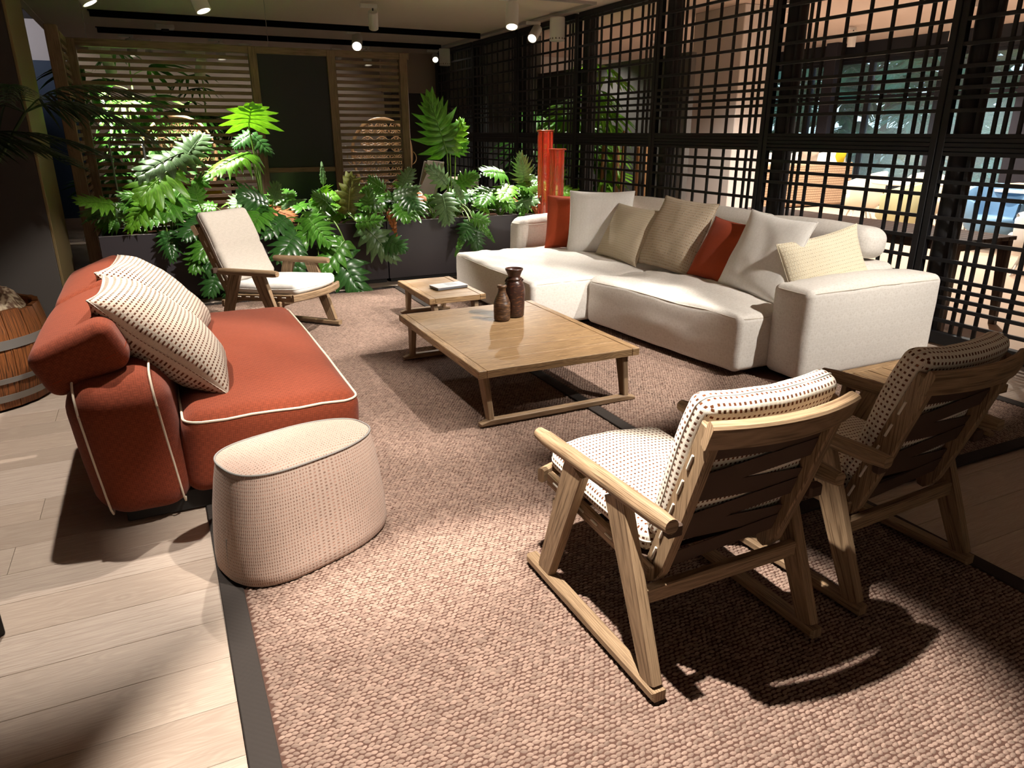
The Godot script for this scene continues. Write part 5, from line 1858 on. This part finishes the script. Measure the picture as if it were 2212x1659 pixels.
func make_lanterns() -> void:
	var k := 0
	for q in [[Vector3(3.885, 0.0, -7.17), 0.085, 0.62, 1.505], [Vector3(3.90, 0.0, -6.93), 0.078, 0.30, 1.32]]:
		var r: float = q[1]
		var t := thing("glass_lantern", ["tall orange glass cylinder with a copper rim, taller of the pair", "tall orange glass cylinder with a wide copper lid, shorter of the pair"][k], "lantern", q[0])
		var y0: float = q[2]
		var y1: float = q[3]
		var b := MB.new()
		if k == 0:
			b.box(Transform3D(Basis.IDENTITY, Vector3(0, y0 * 0.5 + 0.01, 0)), Vector3(0.03, y0 - 0.02, 0.03), 0.002)
		else:
			b.tube([Vector3(0, 0.012, 0), Vector3(0, y0, 0)], 0.012, 10)
			b.lathe([v2(0, 0.012), v2(0.1, 0.012), v2(0.1, 0.025), v2(0, 0.03)], 24)
		part("stand", b, M.copper, t)
		b = MB.new()
		b.lathe([v2(r * 0.9, y0), v2(r, y1), v2(r - 0.012, y1), v2(r * 0.9 - 0.012, y0 + 0.01), v2(0, y0 + 0.01)], 36, Transform3D.IDENTITY, [1, 2])
		part("glass", b, M.orange_glass, t)
		b = MB.new()
		b.lathe([v2(r - 0.02, y1 - 0.006), v2(r + 0.008 + 0.012 * k, y1 - 0.004), v2(r + 0.008 + 0.012 * k, y1 + 0.008), v2(r - 0.02, y1 + 0.01), v2(r - 0.02, y1 - 0.006)], 36, Transform3D.IDENTITY, [1, 2, 3])
		part("rim", b, M.copper, t)
		b = MB.new()
		for a in [0.35, 1.4, 2.45, 3.5, 4.55, 5.6]:
			b.tube([Vector3(cos(a) * (r * 0.9 - 0.008), y0 + 0.012, sin(a) * (r * 0.9 - 0.008)), Vector3(cos(a) * (r - 0.014), y1, sin(a) * (r - 0.014))], 0.012, 8)
		part("rods", b, M.copper, t)
		k += 1

# ---------------------------------------------------------------- behind the slats
func rattan_chair(label: String, at: Vector3, turn: float) -> void:
	var t := thing("rattan_chair", label, "chair", at, turn, "high-backed rattan chairs")
	var W := 0.40
	# rim of the hooped back: narrow at the seat, wide and round above
	var rim := []
	for i in 41:
		var a := lerpf(-0.28 * PI, 1.28 * PI, i / 40.0)
		var p := Vector3(cos(a) * W, 1.22 + sin(a) * (0.44 if sin(a) > 0 else 0.55), 0)
		p.z = 0.26 - 0.10 * cos(a) * cos(a) + 0.08 * (p.y - 0.5)
		rim.append(p)
	var b := MB.new()
	b.tube(rim, 0.022, 8)
	part("back_rim", b, M.rattan, t)
	# rows of woven rosettes
	var inside := func(p: Vector2) -> bool:
		var w := W * (sqrt(maxf(0.0, 1.0 - pow((p.y - 1.22) / 0.44, 2.0))) if p.y > 1.22 else lerpf(0.62, 1.0, clampf((p.y - 0.62) / 0.6, 0, 1)))
		return absf(p.x) < w * 0.97
	var zc := func(p: Vector2) -> float:
		return 0.26 - 0.10 * pow(p.x / W, 2.0) + 0.08 * (p.y - 0.5)
	for r in 6:
		b = MB.new()
		var y := 0.60 + r * 0.185
		for c in 5:
			var x := (c - 2.0) * 0.19
			if not inside.call(v2(x, y + 0.04)):
				continue
			for k in 10:
				var a := TAU * k / 10.0
				var e := v2(x + cos(a) * 0.085, y + sin(a) * 0.085)
				if not inside.call(e):
					continue
				var m1 := v2(x + cos(a + 0.25) * 0.055, y + sin(a + 0.25) * 0.055)
				var m2 := v2(x + cos(a - 0.25) * 0.055, y + sin(a - 0.25) * 0.055)
				for m in [m1, m2]:
					b.tube([Vector3(x, y, zc.call(v2(x, y))), Vector3(m.x, m.y, zc.call(m)), Vector3(e.x, e.y, zc.call(e))], 0.006, 4, false)
			var ring := []
			for k in 14:
				var a := TAU * k / 14.0
				var e := v2(x + cos(a) * 0.092, y + sin(a) * 0.092)
				ring.append(Vector3(e.x, e.y, zc.call(e)))
			b.tube(ring, 0.007, 5, false, Vector2.ZERO, true)
		part("rosette_row", b, M.rattan, t)
	# wicker drum under the seat and a cushion
	b = MB.new()
	b.lathe([v2(0, 0.02), v2(0.30, 0.02), v2(0.24, 0.2), v2(0.33, 0.42), v2(0.34, 0.45), v2(0, 0.45)], 28, Transform3D.IDENTITY, [1, 2, 3, 4])
	part("seat_drum", b, M.wicker, t)
	b = MB.new()
	b.lathe([v2(0, 0.45), v2(0.31, 0.45), v2(0.33, 0.48), v2(0.31, 0.52), v2(0, 0.54)], 28)
	part("seat_cushion", b, M.cushion_white, t)
	for s in [-1.0, 1.0]:
		b = MB.new()
		b.tube([Vector3(s * 0.36, 0.95, 0.2), Vector3(s * 0.40, 0.72, 0.0), Vector3(s * 0.36, 0.60, -0.22), Vector3(s * 0.30, 0.42, -0.25)], 0.02, 8)
		part("arm", b, M.rattan, t)

func make_back_room() -> void:
	rattan_chair("light rattan chair with a rosette back behind the slats, before the palms", Vector3(0.30, 0, -9.75), 0.15)
	rattan_chair("light rattan chair with a rosette back behind the slats, by the black panel", Vector3(2.92, 0, -10.2), -0.2)
	cane_palm("spot-lit cane palm with fan leaves behind the slats", Vector3(-0.15, 0, -9.75), [[-0.12, 0.0, 2.05], [0.08, 0.1, 2.25], [0.02, -0.1, 1.75], [0.18, 0.02, 1.5]], "fan", M.palm_leaf)
	cane_palm("shaded cane palm with fan leaves beside the rattan chair", Vector3(0.62, 0, -10.6), [[-0.15, 0.0, 1.8], [0.1, 0.1, 2.1], [0.2, -0.1, 1.6]], "fan", M.palm_leaf)
	feather_palm("arching feather palm at the back behind the slats", Vector3(1.0, 0, -11.2), 1.5, 9, "frond_wide", M.palm_dark, 0.8)
	var t := thing("daybed", "rough wooden daybed with a yellow cushion behind the slats", "daybed", Vector3(0.15, 0, -9.05))
	for s in [-1, 1]:
		part("leg", bx(Vector3(s * 0.52, 0.36, 0), Vector3(0.09, 0.72, 0.4), 0.01), M.log_wood, t)
	for k in 3:
		part("board", bx(Vector3(0, 0.76 + 0.0 * k, -0.16 + 0.16 * k), Vector3(1.24, 0.09, 0.15), 0.02, v2(k * 0.3, 0.2 * k)), M.log_wood, t)
	part("board", bx(Vector3(0, 0.9, -0.2), Vector3(1.2, 0.09, 0.06), 0.02, v2(0.7, 0.4)), M.log_wood, t)
	soft_part("cushion", Vector3(0.35, 0.85, 0.03), Vector3(0.36, 0.09, 0.3), 0.04, M.cushion_yellow, t, puff(Vector3(0.18, 0.045, 0.15), 0.02, 0.01, 4, 0.004))
	tag(t.get_node("cushion"), "yellow cushion", "")
	# steel hoop stand between planter and slats
	var u := thing("steel_stand", "slim steel hoop stand between the planter and the slats", "stand", Vector3(-0.18, 0, -8.15))
	for q in [[0.145, 1.38, 0.0], [0.15, 1.44, -0.12]]:
		var b := MB.new()
		b.tube([Vector3(-q[0], 0.0, q[2]), Vector3(-q[0], q[1] - 0.02, q[2]), Vector3(-q[0] + 0.02, q[1], q[2]), Vector3(q[0] - 0.02, q[1], q[2]), Vector3(q[0], q[1] - 0.02, q[2]), Vector3(q[0], 0.0, q[2])], 0.009, 8)
		part("hoop", b, M.steel, u)
	# deck chair beyond the planters
	var d := thing("deck_chair", "beige cloth deck chair with a pale frame behind the planters", "chair", Vector3(3.0, 0, -8.35), 0.0)
	for zz in [-0.28, 0.28]:
		var b := MB.new()
		b.bar(Vector3(-0.30, 0.0, zz), Vector3(0.02, 1.16, zz), 0.03, 0.03, Vector3.BACK)
		part("back_rail", b, M.white_track, d)
		b = MB.new()
		b.bar(Vector3(-0.12, 0.42, zz), Vector3(0.45, 0.94, zz), 0.03, 0.03, Vector3.BACK)
		part("frame_rail", b, M.white_track, d)
		b = MB.new()
		b.bar(Vector3(0.45, 0.94, zz), Vector3(0.62, 0.0, zz), 0.03, 0.03, Vector3.BACK)
		part("leg", b, M.white_track, d)
	var b := MB.new()
	b.bar(Vector3(0.05, 1.17, 0), Vector3(-0.20, 0.5, 0), 0.56, 0.012, Vector3.BACK)
	part("back_cloth", b, M.deck_cloth, d)
	b = MB.new()
	b.bar(Vector3(0.1, 0.96, 0), Vector3(0.47, 0.96, 0), 0.56, 0.02, Vector3.BACK)
	part("arm_cloth", b, M.deck_cloth, d)
	b = MB.new()
	b.bar(Vector3(-0.20, 0.45, 0), Vector3(0.5, 0.42, 0), 0.56, 0.012, Vector3.BACK)
	part("seat_cloth", b, M.deck_cloth, d)
	# dark palm at the left, in front of the pillar
	var dp := thing("drooping_palm", "dark slender palm arching beside the barrel and pillar", "plant", Vector3(-1.55, 0, -6.05))
	for k in 2:
		var s := MB.new()
		s.tube([Vector3(0, 0, 0), Vector3(0.1 + 0.25 * k, 0.9, 0.05), Vector3(0.35 + 0.5 * k, 1.35 + 0.27 * k, 0.05)], [0.02, 0.014, 0.01], 8)
		part("stem", s, M.stalk_dark, dp)
		for j in 6:
			rng.seed = 70 + k * 10 + j
			var a: float = [0.0, 0.5, -0.35, 1.6, 2.6, 3.3][j] + rng.randf_range(-0.15, 0.15)
			leaf_on(dp, Vector3(0.35 + 0.5 * k, 1.35 + 0.27 * k, 0.05), Vector3(cos(a), rng.randf_range(0.1, 0.5), sin(a) * 0.7), Vector3(0, 1, 0), "frond", M.palm_dark, rng.randf_range(0.6, 0.85))

# ---------------------------------------------------------------- the next room
func tub_chair(called: String, label: String, at: Vector3, turn: float, m: Material, group := "") -> void:
	var t := thing(called, label, "chair", at, turn, group)
	var b := MB.new()
	var ps := []
	var us := []
	for i in 25:
		var a := lerpf(-0.75 * PI, 0.75 * PI, i / 24.0)
		var hgt := 0.60 + 0.25 * pow(cos(a * 0.5), 2.0)
		var row := []
		var ur := []
		for q in [[0.24, 0.22], [0.31, 0.3], [0.35, 0.42], [0.365, hgt - 0.02], [0.35, hgt], [0.325, hgt - 0.02], [0.31, 0.5], [0.29, 0.42]]:
			row.append(Vector3(sin(a) * q[0], q[1], cos(a) * q[0]))
			ur.append(v2(a * 0.3, q[1]))
		ps.append(row)
		us.append(ur)
	b.sheet(ps, us, false)
	b.lathe([v2(0, 0.22), v2(0.24, 0.22), v2(0.30, 0.3), v2(0.31, 0.40), v2(0.28, 0.44), v2(0, 0.45)], 24)
	part("shell", b, m, t)
	for k in 4:
		var a := PI / 4 + PI / 2 * k
		b = MB.new()
		b.tube([Vector3(sin(a) * 0.16, 0.24, cos(a) * 0.16), Vector3(sin(a) * 0.27, 0.0, cos(a) * 0.27)], [0.016, 0.01], 8)
		part("leg", b, M.table_white, t)

func make_next_room() -> void:
	# wicker sofa with its back to the lattice
	var t := thing("wicker_sofa", "tan wicker sofa with cream cushions in the room beyond", "sofa", Vector3(12.15, 0, -11.55))
	part("back", bx(Vector3(0, 0.46, 0.42), Vector3(2.65, 0.86, 0.1), 0.03), M.wicker, t)
	for s in [-1, 1]:
		part("arm", bx(Vector3(s * 1.27, 0.36, -0.05), Vector3(0.12, 0.64, 0.9), 0.03), M.wicker, t)
	part("seat_base", bx(Vector3(0, 0.19, -0.05), Vector3(2.45, 0.32, 0.86), 0.02), M.wicker, t)
	for k in 3:
		soft_part("back_cushion", Vector3(-0.82 + 0.82 * k, 0.82, 0.26), Vector3(0.8, 0.5, 0.2), 0.07, M.cushion_white, t, puff(Vector3(0.4, 0.25, 0.1), 0.03, 0.03, 5 + k, 0.01), Vector3(-0.12, 0, 0), 0.1)
		soft_part("seat_cushion", Vector3(-0.82 + 0.82 * k, 0.42, -0.15), Vector3(0.8, 0.16, 0.7), 0.05, M.cushion_white, t, puff(Vector3(0.4, 0.08, 0.35), 0.03, 0.01, 8 + k, 0.005), Vector3.ZERO, 0.1)
	pillow("yellow_pillow", "small yellow pillow on the wicker sofa", M.cushion_yellow, Vector3(13.15, 0.96, -11.2), lean(Vector3(0, 0, -1), 0.2), 0.3, 0.3, 0.1)
	pillow("taupe_sofa_pillow", "taupe pillow on top of the wicker sofa's cushions", M.cushion_taupe, Vector3(12.2, 1.0, -11.18), lean(Vector3(0, 0, -1), 0.2), 0.55, 0.42, 0.14)
	tub_chair("tub_chair", "cream tub chair beside the wicker sofa in the room beyond", Vector3(11.25, 0, -9.0), 0.9, M.chair_shell)
	tub_chair("tub_chair", "olive-tinted tub chair before the round white table", Vector3(9.9, 0, -7.25), 0.6, M.chair_green)
	tub_chair("tub_chair", "cream tub chair at the back of the round white table", Vector3(11.6, 0, -8.0), 2.4, M.chair_shell)
	tub_chair("shell_chair", "white shell chair beside the dark slatted table", Vector3(8.6, 0, -4.55), 0.5, M.table_white)
	tub_chair("shell_chair", "blue shell chair under the long white table", Vector3(9.95, 0, -5.9), 2.2, M.chair_blue)
	# round white table
	t = thing("round_table", "round white pedestal table among the tub chairs", "table", Vector3(10.75, 0, -7.75))
	var b := MB.new()
	b.lathe([v2(0, 0.71), v2(0.54, 0.715), v2(0.56, 0.73), v2(0.55, 0.745), v2(0, 0.745)], 40, Transform3D.IDENTITY, [1, 3])
	part("top", b, M.table_white, t)
	b = MB.new()
	b.lathe([v2(0, 0), v2(0.3, 0), v2(0.29, 0.02), v2(0.06, 0.06), v2(0.045, 0.4), v2(0.08, 0.71), v2(0, 0.712)], 28, Transform3D.IDENTITY, [1, 2])
	part("pedestal", b, M.table_white, t)
	# long white table
	t = thing("dining_table", "long white dining table on slim legs in the room beyond", "table", Vector3(11.2, 0, -6.0))
	part("top", bx(Vector3(0, 0.75, 0), Vector3(2.0, 0.04, 1.1), 0.006), M.table_white, t)
	for q in [[-1, -1], [-1, 1], [1, -1], [1, 1]]:
		part("leg", bx(Vector3(q[0] * 0.92, 0.365, q[1] * 0.47), Vector3(0.05, 0.73, 0.05), 0.004), M.table_white, t)
	for k in 2:
		var o := part("folded_cloth", bx(Vector3(10.7 + 0.45 * k, 0.8 , -6.05 + 0.2 * k), Vector3(0.34, 0.06, 0.28), 0.02), M.cushion_taupe if k == 0 else M.cushion_white)
		tag(o, ["folded taupe cloth on the long white table", "folded cream cloth on the long white table"][k], "cloth")
	# dark slatted table right behind the lattice
	t = thing("slatted_table", "dark slatted wooden table close behind the lattice", "table", Vector3(5.74, 0, -4.72))
	var w := 0.72
	for k in 7:
		part("slat", bx(Vector3(-w * 0.5 + w / 7 * (k + 0.5), 0.705, 0), Vector3(w / 7 - 0.008, 0.03, 2.66), 0.003, v2(k * 0.17, k * 0.3)), M.dark_table, t)
	for q in [[-1, -1], [-1, 1], [1, -1], [1, 1]]:
		b = MB.new()
		b.taper(Vector3(q[0] * (w * 0.5 - 0.02), 0, q[1] * 1.30), Vector3(q[0] * (w * 0.5 - 0.04), 0.69, q[1] * 1.27), v2(0.05, 0.05), v2(0.09, 0.06), Vector3.BACK)
		part("leg", b, M.dark_table, t)
	for s in [-1, 1]:
		part("apron", bx(Vector3(0, 0.66, s * 1.26), Vector3(w - 0.1, 0.06, 0.03), 0.003), M.dark_table, t)
		part("apron", bx(Vector3(s * (w * 0.5 - 0.05), 0.66, 0), Vector3(0.03, 0.06, 2.46), 0.003), M.dark_table, t)
	# greenery and posts behind the far panels
	cane_palm("spot-lit cane palm behind the far lattice panels", Vector3(6.3, 0, -10.3), [[-0.1, 0.1, 1.9], [0.1, -0.1, 1.7], [0.0, 0.25, 2.35]], "fan_big", M.leaf_bright)
	cane_palm("low cane palm behind the lattice near the dividing wall", Vector3(6.2, 0, -11.6), [[-0.1, 0.1, 1.5], [0.1, -0.1, 1.7]], "fan_big", M.palm_leaf)
	for k in 7:
		rng.seed = 60 + k
		var z := -9.9 + k * 0.16
		b = MB.new()
		var x := 6.5 + rng.randf_range(-0.1, 0.1)
		b.tube([Vector3(0, 0, 0), Vector3(rng.randf_range(-0.03, 0.03), 0.6, 0), Vector3(rng.randf_range(-0.04, 0.04), 1.35 + rng.randf() * 0.2, 0)], [0.045, 0.04, 0.034], 9)
		var o := part("wooden_pole", b, M.log_wood)
		o.position = Vector3(x, 0, z)
		tag(o, "upright brown wooden pole behind the lattice by the palms", "pole", "wooden poles behind the lattice")
	# garden outside the windows
	var g := part("garden_ground", bx(Vector3(19.5, -0.1, -11), Vector3(10.5, 0.1, 26), 0.0), M.outside_ground)
	tag(g, "green garden ground outside the windows", "ground", "", "structure")
	var i := 0
	for q in [[15.6, -9.4, 1.2, 1.1], [16.2, -11.6, 1.7, 1.2], [15.7, -13.6, 1.2, 1.1], [16.4, -15.6, 1.8, 1.2]]:
		feather_palm(["young palm with arching fronds just outside the window", "tall palm standing further back in the garden"][1 if q[2] > 1.5 else 0], Vector3(q[0], 0, q[1]), q[2], 11, "frond_wide", M.garden_leaf, q[3], 0.5, "palms outside the windows")
		i += 1
	for k in 6:
		var tr := thing("garden_tree", "leafy green tree standing at the back of the garden", "tree", Vector3(18.6, 0, -8.6 - k * 2.0), 0.0, "trees at the back of the garden")
		var tb := MB.new()
		tb.tube([Vector3(0, 0, 0), Vector3(0.1, 1.6, 0), Vector3(0, 3.2, 0.1)], [0.1, 0.08, 0.05], 8)
		part("trunk", tb, M.bark, tr)
		for j in 60:
			rng.seed = 3000 + k * 60 + j
			var a := rng.randf() * TAU
			var d := Vector3(cos(a), rng.randf_range(-0.3, 0.5), sin(a))
			var o := Vector3(0, rng.randf_range(0.5, 4.2), 0)
			leaf_on(tr, o + Vector3(cos(a), 0, sin(a)) * rng.randf_range(0.2, 0.9), d, Vector3(-0.4, 1, 0.2), "broad", M.garden_leaf, rng.randf_range(1.5, 2.4))
	for k in 7:
		rng.seed = 200 + k
		var c := Vector3(15.0 + rng.randf() * 0.6, 0.0, -8.8 - k * 1.1)
		var s := thing("garden_shrub", "blue-green leafy shrub low outside the windows", "shrub", c, 0.0, "shrubs outside the windows")
		for j in 26:
			rng.seed = 900 + k * 40 + j
			var a := rng.randf() * TAU
			var e := rng.randf_range(0.0, 1.2)
			var d := Vector3(cos(a) * cos(e), sin(e), sin(a) * cos(e))
			leaf_on(s, Vector3(0, 0.35, 0) + d * rng.randf_range(0.2, 0.55), d, Vector3(0, 1, 0.2), "broad", M.garden_teal, rng.randf_range(0.5, 0.8))

func _ready() -> void:
	make_camera()
	make_materials()
	make_lamps()
	make_shell()
	make_rugs()
	make_lattice()
	make_leaf_stock()
	make_slats()
	make_planters()
	make_terracotta_sofa()
	make_pouf()
	make_white_sofa()
	make_chairs()
	make_tables()
	make_barrel()
	make_lanterns()
	make_plants()
	make_back_room()
	make_next_room()
